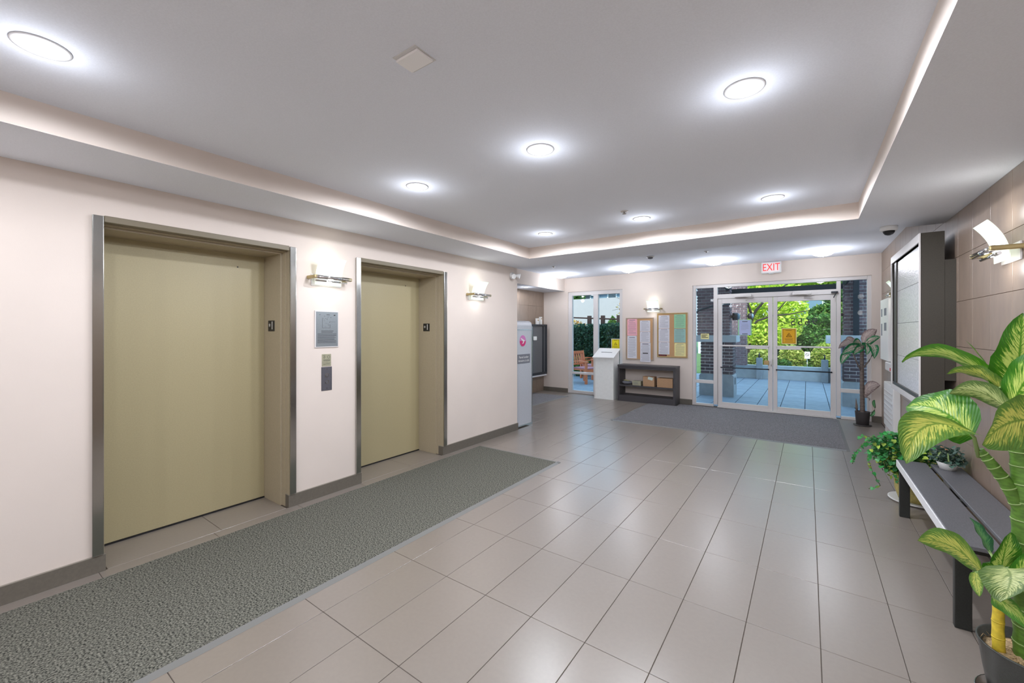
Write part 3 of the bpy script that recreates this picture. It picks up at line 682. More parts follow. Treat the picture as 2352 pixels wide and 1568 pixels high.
obj('carton', bx(BM(), -2.49, -2.185, 8.56, 8.76, zt, .53, .002), 'cardboard', t); obj('tape', bx(BM(), -2.46, -2.45, 8.5590, 8.56, zt+.005, .53), 'cork', t)
t = thing('small_carton', 'small cream carton on the left half of the shelf', 'box', (-2.9, 8.62, zt))
obj('carton', bx(BM(), -3.0, -2.82, 8.56, 8.68, zt, .44, .003), 'plaque_sign', t); b = BM(); dashes(b, -2.98, -2.88, .37, .42, 3, 8.56, seed=12); obj('print', b, 'print_grey', t)
t = thing('parcel_bag', 'flat grey mailing bag lying at shelf left end', 'parcel', (-3.15, 8.62, zt))
b = BM(); bmesh.ops.create_uvsphere(b, u_segments=20, v_segments=10, radius=1)
for v in b.verts:
    n = .12*math.sin(9*v.co.x+3*v.co.y); v.co = Vector((-3.145+v.co.x*.11*(1+n*.3), 8.64+v.co.y*.08, zt+.045+v.co.z*.039*(1+n)))
for f in b.faces: f.smooth = True
obj('bag', b, 'print_grey', t); b = BM(); bx(b, -.06, .05, -.05, .05, 0, .004, .001); bmesh.ops.rotate(b, verts=b.verts, matrix=Matrix.Rotation(R(8), 3, 'Y')); bmesh.ops.translate(b, verts=b.verts, vec=(-3.14, 8.63, zt+.086)); obj('envelope', b, 'paper_yellow', t)
# ------------------------------------------------------------------ cork boards and papers
def board(x0, x1, z0, z1, fm, label):
    t = thing('cork_board', label, 'notice board', ((x0+x1)/2, YF, z0), 'cork notice boards'); w = .022
    obj('cork_panel', bx(BM(), x0+w, x1-w, YF-.012, YF-.0005, z0+w, z1-w), 'cork', t)
    for q in ((x0, x1, z0, z0+w), (x0, x1, z1-w, z1), (x0, x0+w, z0+w, z1-w), (x1-w, x1, z0+w, z1-w)): obj('frame_rail', bx(BM(), q[0], q[1], YF-.018, YF-.0005, q[2], q[3], .003), fm, t)
board(-3.262, -2.656, .861, 1.774, 'cork_frame_grey', 'left, lower cork notice board with a greyish frame')
board(-2.583, -1.977, .938, 1.861, 'cork_frame', 'right, higher cork notice board in a golden frame')
seed = 20
def paper(x0, x1, z0, z1, m, label, n=14, head=True, bar_=False, tilt=0, yo=0):
    global seed; seed += 1; y = YF-.0125-yo
    t = thing('paper_notice', label, 'paper', ((x0+x1)/2, y, z0), 'papers pinned on the cork boards')
    obj('sheet', bx(BM(), x0, x1, y-.0012, y, z0, z1), m, t)
    b = BM(); w = x1-x0; h = z1-z0; dashes(b, x0+w*.1, x1-w*.1, z0+h*.06, z1-h*.12, n, y-.0012, seed=seed, hh=.22); obj('print', b, 'print_grey', t)
    b = BM()
    if head: bx(b, x0+w*.2, x1-w*.2, y-.002, y-.0012, z1-h*.09, z1-h*.06)
    if bar_: bx(b, x0+w*.25, x1-w*.25, y-.002, y-.0012, z0+h*.42, z0+h*.47)
    if head or bar_: obj('heading', b, 'print_dark' if bar_ else 'print_grey', t)
    for px in (x0+.008, x1-.008):
        p = BM(); tube(p, [(px, y-.0012, z1-.01), (px, y-.006, z1-.01)], .004, 8); obj('pin', p, 'stainless', t)
paper(-3.228, -3.010, 1.388, 1.750, 'paper_pink', 'pink sheet at top left of the left cork board')
paper(-3.228, -3.016, .890, 1.382, 'paper_white', 'long white sheet below the pink one, left board', 22)
paper(-2.948, -2.728, 1.480, 1.712, 'paper_white', 'top white sheet in the right column, left board')
paper(-2.948, -2.728, 1.245, 1.474, 'paper_white', 'middle white sheet in the right column, left board')
paper(-2.940, -2.717, .823, 1.240, 'paper_white', 'lowest white sheet overhanging the left board with black bar', 12, bar_=True, yo=.006)
paper(-2.552, -2.330, 1.545, 1.815, 'paper_white', 'top white sheet at left on the right cork board')
paper(-2.552, -2.330, 1.262, 1.540, 'paper_white', 'middle white sheet at left on the right cork board', 18)
paper(-2.552, -2.330, .998, 1.257, 'paper_white', 'bottom white sheet at left on the right cork board', 8)
paper(-2.237, -2.014, 1.545, 1.828, 'paper_green', 'mint green sheet at top right of the right board')
paper(-2.237, -2.014, 1.250, 1.535, 'paper_teal', 'teal sheet between the green and the yellow sheet')
paper(-2.232, -2.010, .968, 1.238, 'paper_yellow', 'yellow sheet at bottom right of the right board')
t = thing('name_strip', 'small dark printed strip under the white papers, right board', 'paper', (-2.47, YF-.0125, .962)); obj('strip', bx(BM(), -2.552, -2.385, YF-.014, YF-.0125, .962, .994), 'print_dark', t)
b = BM(); dashes(b, -2.54, -2.40, .968, .988, 2, YF-.014, seed=44); obj('print', b, 'red', t)
# ------------------------------------------------------------------ right wall: cabinet, boxes, radiator
t = thing('glass_cabinet', 'deep dark display cabinet with patterned glass front, right wall', 'cabinet', (.87, 5.5, .905))
ya, yb = 4.782, 6.22; zo0, zo1 = .845, 2.301
obj('side_panel', bx(BM(), .768, .909, ya, ya+.03, zo0+.06, zo1, .001), 'cabinet_dark', t); obj('side_panel', bx(BM(), .768, .909, yb-.03, yb, zo0+.06, zo1, .001), 'cabinet_dark', t)
b = BM(); bx(b, .768, .909, ya+.03, yb-.03, zo1-.03, zo1); bx(b, .768, .909, ya+.03, yb-.03, zo0+.06, zo0+.09); bx(b, .88, .909, ya+.03, yb-.03, zo0+.09, zo1-.03); obj('carcass', b, 'cabinet_dark', t)
obj('wall_mount', bx(BM(), .909, XR-.0005, ya+.002, yb-.002, 1.083, 2.066), 'cabinet_dark', t, label='brown box joining the cabinet to the wall')
b = BM(); bx(b, .758, .768, ya-.004, yb, 2.228, zo1, .001); bx(b, .758, .768, ya-.004, yb, zo0+.01, .905, .001); bx(b, .758, .768, ya-.004, ya+.018, .905, 2.228, .001); bx(b, .758, .768, yb-.05, yb, .905, 2.228, .001)
obj('door_frame', b, 'white_metal', t)
zj = [.915, 1.23, 1.567, 1.908, 2.222]; yj = [(4.83, 6.0), (4.83, 5.45, 6.0), (4.83, 5.12, 6.0), (4.83, 6.0)]
for k in range(4):
    ys = yj[k]
    for a, c_ in zip(ys, ys[1:]): obj('glass_panel', bx(BM(), .785, .792, a+.0015, c_-.0015, zj[k]+.0015, zj[k+1]-.0015, .001), 'cabinet_glass', t)
obj('inner_jamb', bx(BM(), .775, .80, 6.0, yb-.05, .905, 2.228), 'cabinet_dark', t)
t = thing('alarm_cabinet', 'white metal alarm cabinet with four small windows, right wall', 'cabinet', (.92, 7.72, 1.08))
obj('housing', bx(BM(), .90, XR-.0005, 7.36, 8.07, 1.085, 1.925, .003), 'white_metal', t); obj('door', bx(BM(), .872, .90, 7.36, 8.075, 1.080, 1.930, .003), 'white_plastic', t)
for y0, y1, z0, z1 in ((7.90, 8.0, 1.69, 1.80), (7.52, 7.72, 1.70, 1.80), (7.90, 8.0, 1.42, 1.59), (7.52, 7.72, 1.49, 1.60)): obj('window', bx(BM(), .8705, .872, y0, y1, z0, z1), 'print_grey', t)
t = thing('key_box', 'small white box with red sticker below the alarm cabinet', 'box', (.92, 7.35, .95))
obj('body', bx(BM(), .872, XR-.0005, 7.09, 7.60, .955, 1.068, .003), 'white_plastic', t); obj('cover', bx(BM(), .867, .872, 7.10, 7.59, .965, 1.06, .002), 'white_metal', t); obj('sticker', bx(BM(), .8665, .867, 7.12, 7.20, .97, 1.01), 'red', t)
t = thing('wall_heater', 'upright white electric heater under the alarm cabinet', 'heater', (.93, 7.6, .15))
obj('casing', bx(BM(), .90, XR-.0005, 7.21, 8.0, .15, .765, .01), 'white_plastic', t)
for k in range(7): obj('grille_slat', bx(BM(), .895, .90, 7.26, 7.95, .24+k*.065, .27+k*.065, .002), 'white_metal', t)
obj('foot', bx(BM(), .905, .97, 7.3, 7.36, .0005, .151), 'white_metal', t); obj('foot', bx(BM(), .905, .97, 7.85, 7.91, .0005, .151), 'white_metal', t)
# ------------------------------------------------------------------ bench
t = thing('bench', 'low dark grey slatted bench along the brown tiled wall', 'bench', (.76, 3.75, 0))
zb = .445
for x0, x1 in ((.594, .762), (.785, .955)):
    obj('slat', bx(BM(), x0, x1, 2.92, 4.545, zb-.022, zb, .003), 'bench_slat', t)
obj('front_rail', bx(BM(), .586, .5935, 2.92, 4.545, zb-.056, zb-.001, .002), 'bench_edge', t); obj('rear_rail', bx(BM(), .945, .955, 2.925, 4.54, zb-.062, zb-.0225, .002), 'bench_edge', t)
for y in (2.985, 3.75, 4.49): obj('cross_rail', bx(BM(), .605, .944, y-.02, y+.02, zb-.052, zb-.0225), 'bench_leg', t)
for x0, x1 in ((.600, .662), (.885, .947)):
    for y0 in (2.975, 4.495): obj('leg', bx(BM(), x0, x1, y0, y0+.035, .0005, zb-.062, .004), 'bench_leg', t)
for y in (2.975, 4.495): obj('leg_foot', bx(BM(), .62, .64, y+.01, y+.02, .0003, .0015), 'black', t)
def cloud(name, m, n, size, fn, parent=None, seed=1):
    r = random.Random(seed); vs = []; fs = []
    for k in range(n):
        c = Vector(fn(r)); d = Vector((r.gauss(0, 1), r.gauss(0, 1), r.gauss(0, .7))).normalized(); e = d.cross(Vector((r.gauss(0, 1), r.gauss(0, 1), r.gauss(0, 1)))).normalized()
        s = size*r.uniform(.6, 1.3); i = len(vs)
        if parent is not None: c = c-world(parent)
        vs += [c-d*s, c+e*s*.45, c+d*s, c-e*s*.45]; fs.append((i, i+1, i+2, i+3))
    me = bpy.data.meshes.new(name); me.from_pydata([tuple(v) for v in vs], [], fs); me.materials.append(M[m]); o = bpy.data.objects.new(name, me); C.objects.link(o)
    if parent is not None: o.parent = parent
    o['kind'] = 'stuff'; return o
def ell(c, r_, hollow=.5):
    def f(r):
        while True:
            v = Vector((r.uniform(-1, 1), r.uniform(-1, 1), r.uniform(-1, 1)))
            if hollow < v.length < 1: return (c[0]+v.x*r_[0], c[1]+v.y*r_[1], c[2]+v.z*r_[2])
    return f
def boxf(x0, x1, y0, y1, z0, z1, bump=.15):
    def f(r):
        x_ = r.uniform(x0, x1); y_ = y0+(y1-y0)*r.random()**1.8; z_ = z0+(z1-z0)*r.random()**.85
        return (x_, y_+bump*math.sin(x_*3+z_*4), z_+bump*.5*math.sin(x_*2.3)+.0)
    return f
# ------------------------------------------------------------------ plants
def leaf(name, B, Ct, T, Wv, m, parent, nu=9, nv=15, fold=.22, wav=.06, heart=.72, seed=0):
    B, Ct, T, Wv = map(Vector, (B, Ct, T, Wv)); bm = BM(); uvl = bm.loops.layers.uv.new('UVMap'); rows = []
    r = random.Random(seed); ph = r.random()*6
    for j in range(nv):
        v = j/(nv-1); p = B*(1-v)**2+Ct*2*v*(1-v)+T*v*v
        d = ((Ct-B)*2*(1-v)+(T-Ct)*2*v).normalized(); nrm = d.cross(Wv).normalized()
        if nrm.z < 0: nrm = -nrm
        w = (math.sin(math.pi*min(1, v**heart))**.62)*(1-.05*v) if 0 < v < 1 else 0.0
        w = max(w, .012)
        row = []
        for i in range(nu):
            u = -1+2*i/(nu-1)
            q = p+Wv*(u*w)-nrm*(abs(u)**1.3*Wv.length*fold*w*-1)+nrm*math.sin(v*16+ph+u)*Wv.length*wav*abs(u)
            q = q+d*(-.10*abs(u)**2*Wv.length*(1-v)*2)
            row.append((bm.verts.new(q), (u+1)/2, v))
        rows.append(row)
    for A, Bq in zip(rows, rows[1:]):
        for i in range(nu-1):
            qs = (A[i], A[i+1], Bq[i+1], Bq[i]); f = bm.faces.new([k[0] for k in qs]); f.smooth = True
            for lp, k in zip(f.loops, qs): lp[uvl].uv = (k[1], k[2])
    return obj(name, bm, m, parent)
PX, PY = .712, 2.475
t = thing('dieffenbachia_plant', 'large variegated broad-leaf plant in black pot, beside the bench', 'plant', (PX, PY, 0))
b = BM(); lathe(b, [(.115, .028), (.132, .13), (.146, .236), (.150, .240), (.150, .246), (.143, .246), (.138, .205), (.001, .204)], PX, PY, 44); obj('pot', b, 'pot_black', t)
b = BM(); lathe(b, [(.12, .0005), (.148, .010), (.154, .032), (.150, .032), (.145, .014), (.001, .012)], PX, PY, 44); obj('saucer', b, 'stainless', t)
b = BM(); lathe(b, [(.137, .206), (.10, .216), (.05, .220), (.001, .222)], PX, PY, 32)
for v in b.verts: v.co.z += random.uniform(-.003, .006)
obj('moss', b, 'moss', t)
b = BM(); rr = random.Random(4)
for k in range(60):
    a = rr.random()*6.28; q = .03+rr.random()*.1; px, py = PX+q*math.cos(a), PY+q*math.sin(a); an = rr.random()*6.28
    tube(b, [(px, py, .217), (px+.02*math.cos(an), py+.02*math.sin(an), .226+rr.random()*.01), (px+.035*math.cos(an), py+.035*math.sin(an), .219)], .0011, 4)
obj('fibre', b, 'moss', t, kind='stuff')
TR = [(.70, 2.475, .205), (.698, 2.475, .43), (.690, 2.475, .735), (.684, 2.475, .973), (.672, 2.475, 1.142), (.660, 2.48, 1.24)]
def stalk(pts, r0, r1, m, rm, n, name='trunk'):
    """ringed cane"""
    pts = [Vector(p) for p in pts]; b = BM(); P2 = []; RR = []
    L_ = len(pts)-1
    for k in range(n+1):
        s = k/n*L_; i = min(int(s), L_-1); p = pts[i].lerp(pts[i+1], s-i); base_r = r0+(r1-r0)*k/n
        P2.append(p); RR.append(base_r*(1.0 if k % 2 else 1.07))
    tube(b, P2, RR, 14); o = obj(name, b, m, t)
    b = BM()
    for k in range(0, n, 2):
        d = (P2[k+1]-P2[k]).normalized(); tube(b, [P2[k]-d*.0022, P2[k]+d*.0022], [RR[k]*1.04]*2, 14)
    obj('node_rings', b, rm, t, kind='stuff')
    return o
stalk(TR, .040, .026, 'stem_green', 'ring', 34)
stalk([(.690, 2.47, .76), (.64, 2.465, .885), (.592, 2.46, .965), (.565, 2.46, 1.005)], .024, .014, 'stem_green', 'ring', 14, 'branch')
stalk([(.619, 2.46, .207), (.616, 2.46, .31), (.619, 2.46, .42), (.624, 2.45, .515)], .018, .015, 'stem_yellow', 'stem_yellow', 10, 'branch')
LEAVES = [
 ((0.672, 2.5, 1.235),(0.676, 2.46, 1.40),(0.690, 2.50, 1.556),(0.084, 0.02, 0.008),'v'),
 ((0.64, 2.42, 1.19),(0.649, 2.36, 1.29),(0.699, 2.32, 1.422),(-0.039, 0.03, 0.066),'v'),
 ((0.635, 2.5, 1.265),(0.463, 2.58, 1.469),(0.364, 2.66, 1.337),(0.007, 0.05, -0.034),'g'),
 ((0.623, 2.46, 1.26),(0.557, 2.5, 1.344),(0.492, 2.56, 1.299),(0.004, 0.05, -0.027),'p'),
 ((0.624, 2.55, 1.304),(0.594, 2.58, 1.383),(0.562, 2.62, 1.445),(0.001, 0.012, 0.006),'g'),
 ((0.643, 2.42, 1.169),(0.555, 2.46, 1.286),(0.491, 2.52, 1.215),(0.004, 0.03, -0.045),'d'),
 ((0.538, 2.46, 1.068),(0.472, 2.52, 1.185),(0.372, 2.6, 1.137),(0.045, 0.04, 0.06),'v'),
 ((0.525, 2.4, 1.085),(0.353, 2.36, 1.169),(0.325, 2.28, 0.951),(0.067, 0.0, -0.036),'p'),
 ((0.685, 2.36, 1.156),(0.585, 2.3, 1.17),(0.525, 2.24, 1.066),(0.012, 0.0, -0.088),'p'),
 ((0.505, 2.62, 1.19),(0.565, 2.62, 1.171),(0.584, 2.6, 1.054),(0.028, 0.0, 0.041),'p'),
 ((0.560, 2.38, 0.535),(0.470, 2.36, 0.672),(0.372, 2.38, 0.612),(0.014, 0.02, -0.061),'p'),
 ((0.61, 2.4, 0.517),(0.603, 2.38, 0.616),(0.64, 2.42, 0.707),(0.041, 0.02, 0.013),'v'),
 ((0.603, 2.32, 0.601),(0.614, 2.27, 0.598),(0.559, 2.2, 0.525),(0.056, 0.0, 0.025),'d'),
 ((0.602, 2.5, 0.589),(0.583, 2.52, 0.646),(0.56, 2.55, 0.696),(0.016, 0.03, -0.002),'b'),
 ((0.523, 2.32, 0.561),(0.52, 2.3, 0.526),(0.525, 2.28, 0.489),(0.016, 0.0, 0.003),'p'),
 ((0.568, 2.32, 0.481),(0.6, 2.27, 0.51),(0.634, 2.2, 0.444),(0.005, 0.0, 0.036),'g'),
 ((0.619, 2.34, 0.525),(0.637, 2.3, 0.615),(0.673, 2.3, 0.713),(-0.029, 0.0, 0.01),'v'),
 ((0.673, 2.45, 0.523),(0.718, 2.4, 0.627),(0.743, 2.35, 0.58),(0.006, 0.0, -0.046),'v'),
 ((0.693, 2.5, 1.192),(0.754, 2.45, 1.321),(0.788, 2.4, 1.264),(0.006, 0.05, -0.059),'v'),
 ((0.701, 2.55, 1.239),(0.755, 2.6, 1.414),(0.783, 2.62, 1.485),(0.045, 0.03, -0.016),'g'),
]
TOP, BRT, YT = Vector(TR[-1]), Vector((.565, 2.46, 1.005)), Vector((.624, 2.45, .515))
WS = {0: 1.0, 6: 1.3, 7: 1.12, 8: 1.1, 10: 1.12, 11: 1.2, 12: 1.35, 13: 1.5, 14: 1.2}
for i, (B, Ct, T, Wv, k) in enumerate(LEAVES):
    Wv = tuple(Vector(Wv)*WS.get(i, 1))
    leaf('leaf', B, Ct, T, Wv, 'leaf_'+k, t, seed=i, fold=.10 if i == 0 else .22)
    org = YT if B[2] < .7 else (BRT if i in (6, 7) else TOP); Bv = Vector(B)
    if (Bv-org).length > .015:
        b = BM(); tube(b, [org-Vector((0, 0, .03)), (org+Bv)/2+Vector((0, 0, .012)), Bv+(Vector(Ct)-Bv)*.03], [.008, .006, .004], 8); obj('leaf_stalk', b, 'ring', t)
# plant by the entrance doors
t = thing('potted_plant', 'pink and green leaved plant on ringed stem beside entrance doors', 'plant', (.705, 8.5, 0))
b = BM(); lathe(b, [(.078, .012), (.094, .215), (.097, .222), (.090, .222), (.086, .19), (.001, .19)], .705, 8.5, 32); obj('pot', b, 'pot_dark', t)
b = BM(); lathe(b, [(.10, .0005), (.115, .008), (.115, .014), (.001, .013)], .705, 8.5, 32); obj('saucer', b, 'pot_dark', t)
b = BM(); lathe(b, [(.086, .192), (.001, .20)], .705, 8.5, 24); obj('soil', b, 'soil', t)
stalk([(.705, 8.5, .19), (.700, 8.5, .6), (.697, 8.5, 1.0), (.70, 8.5, 1.26)], .030, .022, 'stem_brown', 'ring_brown', 44)
def stem(p, r_): b = BM(); tube(b, p, r_, 8); obj('side_stem', b, 'stem_brown', t)
stem([(.698, 8.49, .84), (.63, 8.47, 1.0), (.58, 8.45, 1.15)], .010); stem([(.698, 8.49, .88), (.78, 8.47, 1.02), (.82, 8.45, 1.12)], .010); stem([(.638, 8.5, .19), (.632, 8.49, .30), (.625, 8.48, .42)], [.012, .016, .003]); stem([(.75, 8.47, .195), (.84, 8.43, .25), (.85, 8.42, .34)], .005); stem([(.702, 8.5, .44), (.721, 8.5, .50)], .008)
FL = [
 ((0.716, 8.5, 1.28),(0.758, 8.45, 1.452),(0.865, 8.4, 1.512),(0.056, 0.0, -0.06),'k'),
 ((0.679, 8.5, 1.266),(0.537, 8.45, 1.382),(0.399, 8.4, 1.207),(0.011, 0.03, -0.069),'k'),
 ((0.705, 8.5, 1.266),(0.654, 8.45, 1.362),(0.587, 8.4, 1.294),(0.016, 0.03, -0.055),'e'),
 ((0.679, 8.5, 1.238),(0.564, 8.45, 1.244),(0.448, 8.4, 1.119),(0.032, 0.0, -0.069),'e'),
 ((0.529, 8.5, 1.124),(0.472, 8.45, 1.103),(0.437, 8.4, 0.959),(0.054, 0.0, -0.019),'e'),
 ((0.721, 8.5, 1.239),(0.86, 8.45, 1.365),(0.835, 8.4, 1.058),(0.076, 0.0, -0.019),'e'),
 ((0.716, 8.5, 1.239),(0.799, 8.45, 1.378),(0.905, 8.4, 1.399),(0.02, 0.0, -0.054),'e'),
 ((0.705, 8.5, 1.232),(0.643, 8.45, 1.212),(0.587, 8.4, 1.116),(0.037, 0.0, -0.04),'e'),
 ((0.721, 8.5, 0.493),(0.789, 8.45, 0.675),(0.905, 8.4, 0.662),(0.025, 0.0, -0.086),'k'),
 ((0.716, 8.5, 0.445),(0.763, 8.45, 0.503),(0.779, 8.4, 0.41),(0.026, 0.0, -0.025),'k'),
 ((0.621, 8.5, 1.278),(0.59, 8.45, 1.362),(0.496, 8.4, 1.375),(0.021, 0.0, -0.055),'k'),
 ((0.752, 8.5, 1.281),(0.779, 8.45, 1.215),(0.743, 8.4, 1.115),(0.041, 0.0, -0.012),'e'),
 ((0.845, 8.43, 0.30),(0.82, 8.42, 0.39),(0.84, 8.4, 0.43),(0.021, 0.0, -0.011),'b'),
 ((0.845, 8.43, 0.26),(0.82, 8.42, 0.19),(0.784, 8.4, 0.176),(0.011, 0.0, -0.026),'b')]
for i, (B, Ct, T, Wv, k) in enumerate(FL): leaf('leaf', B, Ct, T, Wv, 'leaf_'+k, t, 7, 11, seed=50+i)
# trailing pothos beyond the bench end
def leafmesh(m):
    b = BM(); pr = [(0, 0, 0), (.45, -.10, .05), (.62, .25, .07), (.45, .68, .03), (0, 1.1, -.08), (-.45, .68, .03), (-.62, .25, .07), (-.45, -.10, .05)]
    mid = [b.verts.new(p) for p in ((0, 0, 0), (0, .35, -.02), (0, .7, -.04), (0, 1.1, -.10))]
    for s in (1, -1):
        e = [b.verts.new((s*x_, y_, z_)) for x_, y_, z_ in ((.42, -.12, .06), (.60, .25, .10), (.40, .72, .05))]
        ch = [(mid[0], e[0], mid[1]), (e[0], e[1], mid[1]), (mid[1], e[1], mid[2]), (e[1], e[2], mid[2]), (mid[2], e[2], mid[3])]
        for c_ in ch: b.faces.new(c_ if s > 0 else c_[::-1]).smooth = True
    me = bpy.data.meshes.new('leaf'); b.to_mesh(me); b.free(); me.materials.append(M[m]); return me
LM = {k: leafmesh(k) for k in ('ivy', 'ivy_lime', 'ivy_dark', 'ivy_orange')}
def put_leaf(parent, p, out, size, m, rr):
    o = bpy.data.objects.new('leaf', LM[m]); C.objects.link(o); o.parent = parent
    d = (Vector(out)+Vector((rr.uniform(-.5, .5), rr.uniform(-.5, .5), rr.uniform(-.7, .1)))).normalized()
    up = Vector((rr.uniform(-.4, .4)-.3, rr.uniform(-.4, .4)-.5, 1)).normalized(); xa = d.cross(up).normalized(); za = xa.cross(d)
    mt = Matrix((xa, d, za)).transposed().to_4x4(); sc = size*rr.uniform(.75, 1.25)
    o.matrix_local = Matrix.Translation(Vector(p)-world(parent)) @ mt @ Matrix.Scale(sc, 4)
t = thing('trailing_pothos', 'trailing green ivy-like plant in a straw planter beyond bench', 'plant', (.74, 4.99, 0))
b = BM(); lathe(b, [(.125, .016), (.15, .10), (.155, .20), (.145, .36), (.150, .37), (.140, .37), (.135, .33), (.001, .33)], .78, 4.97, 36)
obj('planter', b, 'basket', t, label='pale yellow woven planter')
b = BM(); lathe(b, [(.16, .0005), (.19, .010), (.19, .02), (.18, .02), (.16, .014), (.001, .012)], .775, 4.97, 36)
obj('saucer', b, 'white_plastic', t)
b = BM(); lathe(b, [(.135, .335), (.001, .35)], .78, 4.97, 24); obj('soil', b, 'soil', t)
VN = [[(.60, 4.90, .47), (0.461, 4.72, 0.582), (0.389, 4.72, 0.495), (0.336, 4.72, 0.402), (0.324, 4.72, 0.312)],
 [(.60, 4.88, .45), (0.475, 4.72, 0.547), (0.423, 4.72, 0.387), (0.461, 4.72, 0.262), (0.509, 4.72, 0.16), (0.432, 4.72, 0.117)],
 [(.62, 4.86, .45), (0.517, 4.72, 0.553), (0.489, 4.72, 0.418), (0.525, 4.72, 0.294)], [(.66, 4.85, .45), (0.586, 4.72, 0.564), (0.6, 4.72, 0.382), (0.619, 4.72, 0.20)],
 [(.64, 4.86, .45), (0.559, 4.72, 0.522), (0.531, 4.72, 0.369), (0.545, 4.72, 0.279)], [(.60, 4.90, .47), (0.446, 4.74, 0.561), (0.403, 4.74, 0.574), (0.359, 4.74, 0.529)],
 [(.66, 4.84, .46), (.63, 4.70, .45), (.65, 4.66, .30), (.66, 4.65, .10)]]
rr = random.Random(11)
for pl in VN:
    b = BM(); tube(b, [(.74, 4.95, .34)]+pl, .0028, 5); obj('vine', b, 'vine_stem', t)
    pv = [Vector(p) for p in pl]
    for A, B in zip(pv, pv[1:]):
        n = max(2, int((B-A).length/.026))
        for k in range(n):
            p = A.lerp(B, k/n)+Vector((rr.uniform(-.012, .012), rr.uniform(-.012, .012), rr.uniform(-.006, .006)))
            put_leaf(t, p, (rr.uniform(-1, .6), rr.uniform(-1, .3), -.4), .026, 'ivy_lime' if rr.random() < .15 else 'ivy', rr)
for k in range(185):
    a = rr.uniform(0, 6.28); e = rr.uniform(-.35, 1.35); q = rr.uniform(.8, 1.08)
    v = Vector((math.cos(a)*math.cos(e), math.sin(a)*math.cos(e), math.sin(e)))
    p = Vector((.66, 4.86, .40))+Vector((v.x*.22*q, v.y*.20*q, v.z*.20*q))
    if p.x > .93: continue
    lime = p.x > .6 and p.z < .52
    put_leaf(t, p, v, .029, 'ivy_lime' if rr.random() < (.55 if lime else .06) else 'ivy', rr)
b = BM()
for k in range(16):
    a = rr.uniform(0, 6.28); p0 = Vector((.75+.05*math.cos(a), 4.95+.05*math.sin(a), .34)); p1 = Vector((.66+.17*math.cos(a), 4.86+.15*math.sin(a), .50)); tube(b, [p0, (p0+p1)/2+Vector((0, 0, .06)), p1], .0024, 5)
obj('inner_stems', b, 'vine_stem', t, kind='stuff')
cloud('inner_foliage', 'pothos_leaves', 1500, .022, ell((.66, 4.86, .42), (.195, .18, .18), .5), t, 61)
cloud('inner_foliage', 'pothos_lime', 420, .018, ell((.68, 4.77, .34), (.14, .09, .17), .3), t, 62)
# second, darker ivy in a white pot at the bench end
t = thing('dark_ivy', 'small dark ivy with an orange leaf in white wrapped pot', 'plant', (.86, 4.42, zb))
b = BM(); lathe(b, [(.045, zb+.0005), (.055, zb+.03), (.066, zb+.055), (.062, zb+.055), (.05, zb+.03), (.001, zb+.03)], .86, 4.44, 14)
for v in b.verts:
    if v.co.z > zb+.05: a = math.atan2(v.co.y-4.44, v.co.x-.86); v.co += Vector((math.cos(a), math.sin(a), .6))*.012*math.sin(7*a)
obj('pot', b, 'white_plastic', t)
for k in range(95):
    a = rr.uniform(0, 6.28); e = rr.uniform(-.45, 1.2); q = rr.uniform(.6, 1.05); v = Vector((math.cos(a)*math.cos(e), math.sin(a)*math.cos(e), math.sin(e)))
    p = Vector((.865, 4.45, zb+.085))+Vector((v.x*.10*q, v.y*.15*q, v.z*.075*q))
    if p.x > .955 or p.z < zb+.02: continue
    put_leaf(t, p, v, .021, 'ivy_dark', rr)
for p in ((.835, 4.40, zb+.165), (.855, 4.38, zb+.158)): put_leaf(t, p, (-.6, -.6, .2), .036, 'ivy_orange', rr)
b = BM()
for k in range(12):
    a = rr.uniform(0, 6.28); tube(b, [(.86, 4.44, zb+.03), (.86+.05*math.cos(a), 4.44+.06*math.sin(a), zb+.13), (.86+.08*math.cos(a), 4.44+.11*math.sin(a), zb+.08)], .0017, 5)
obj('stems', b, 'ring', t, kind='stuff')
cloud('inner_foliage', 'pothos_dark', 520, .015, ell((.865, 4.46, zb+.09), (.085, .13, .06), .3), t, 63)
# ------------------------------------------------------------------ outdoors
# patio paving
pv = obj('patio', bx(BM(), -9, 7, YF+.16, 15.3, -.15, -.012), 'paver_joint'); pv['kind'] = 'structure'
pc = {}
def paver(x0, x1, y0, y1):
    k = (round(x1-x0, 3), round(y1-y0, 3))
    if k not in pc:
        b = BM(); bx(b, -k[0]/2+.006, k[0]/2-.006, -k[1]/2+.006, k[1]/2-.006, -.05, -.001, .003); me = bpy.data.meshes.new('paver'); b.to_mesh(me); b.free(); me.materials.append(M['paver']); pc[k] = me
    o = bpy.data.objects.new('paver', pc[k]); C.objects.link(o); o.parent = pv; o.location = ((x0+x1)/2, (y0+y1)/2, 0)
px_ = [-3.2+.395*k for k in range(0, 15)]
for i, (a, c_) in enumerate(zip(px_, px_[1:])):
    for j in range(11):
        y0 = 9.07+j*.6-(.3 if i % 2 else 0); paver(a, c_, max(y0, 9.06), y0+.6)
for i in range(7):
    for j in range(9): paver(-8.0+.6*i, -7.4+.6*i, 9.07+.6*j, 9.67+.6*j)
g = obj('ground', bx(BM(), -60, 60, 15.3, 80, -.2, -.02), 'lawn'); g['kind'] = 'structure'
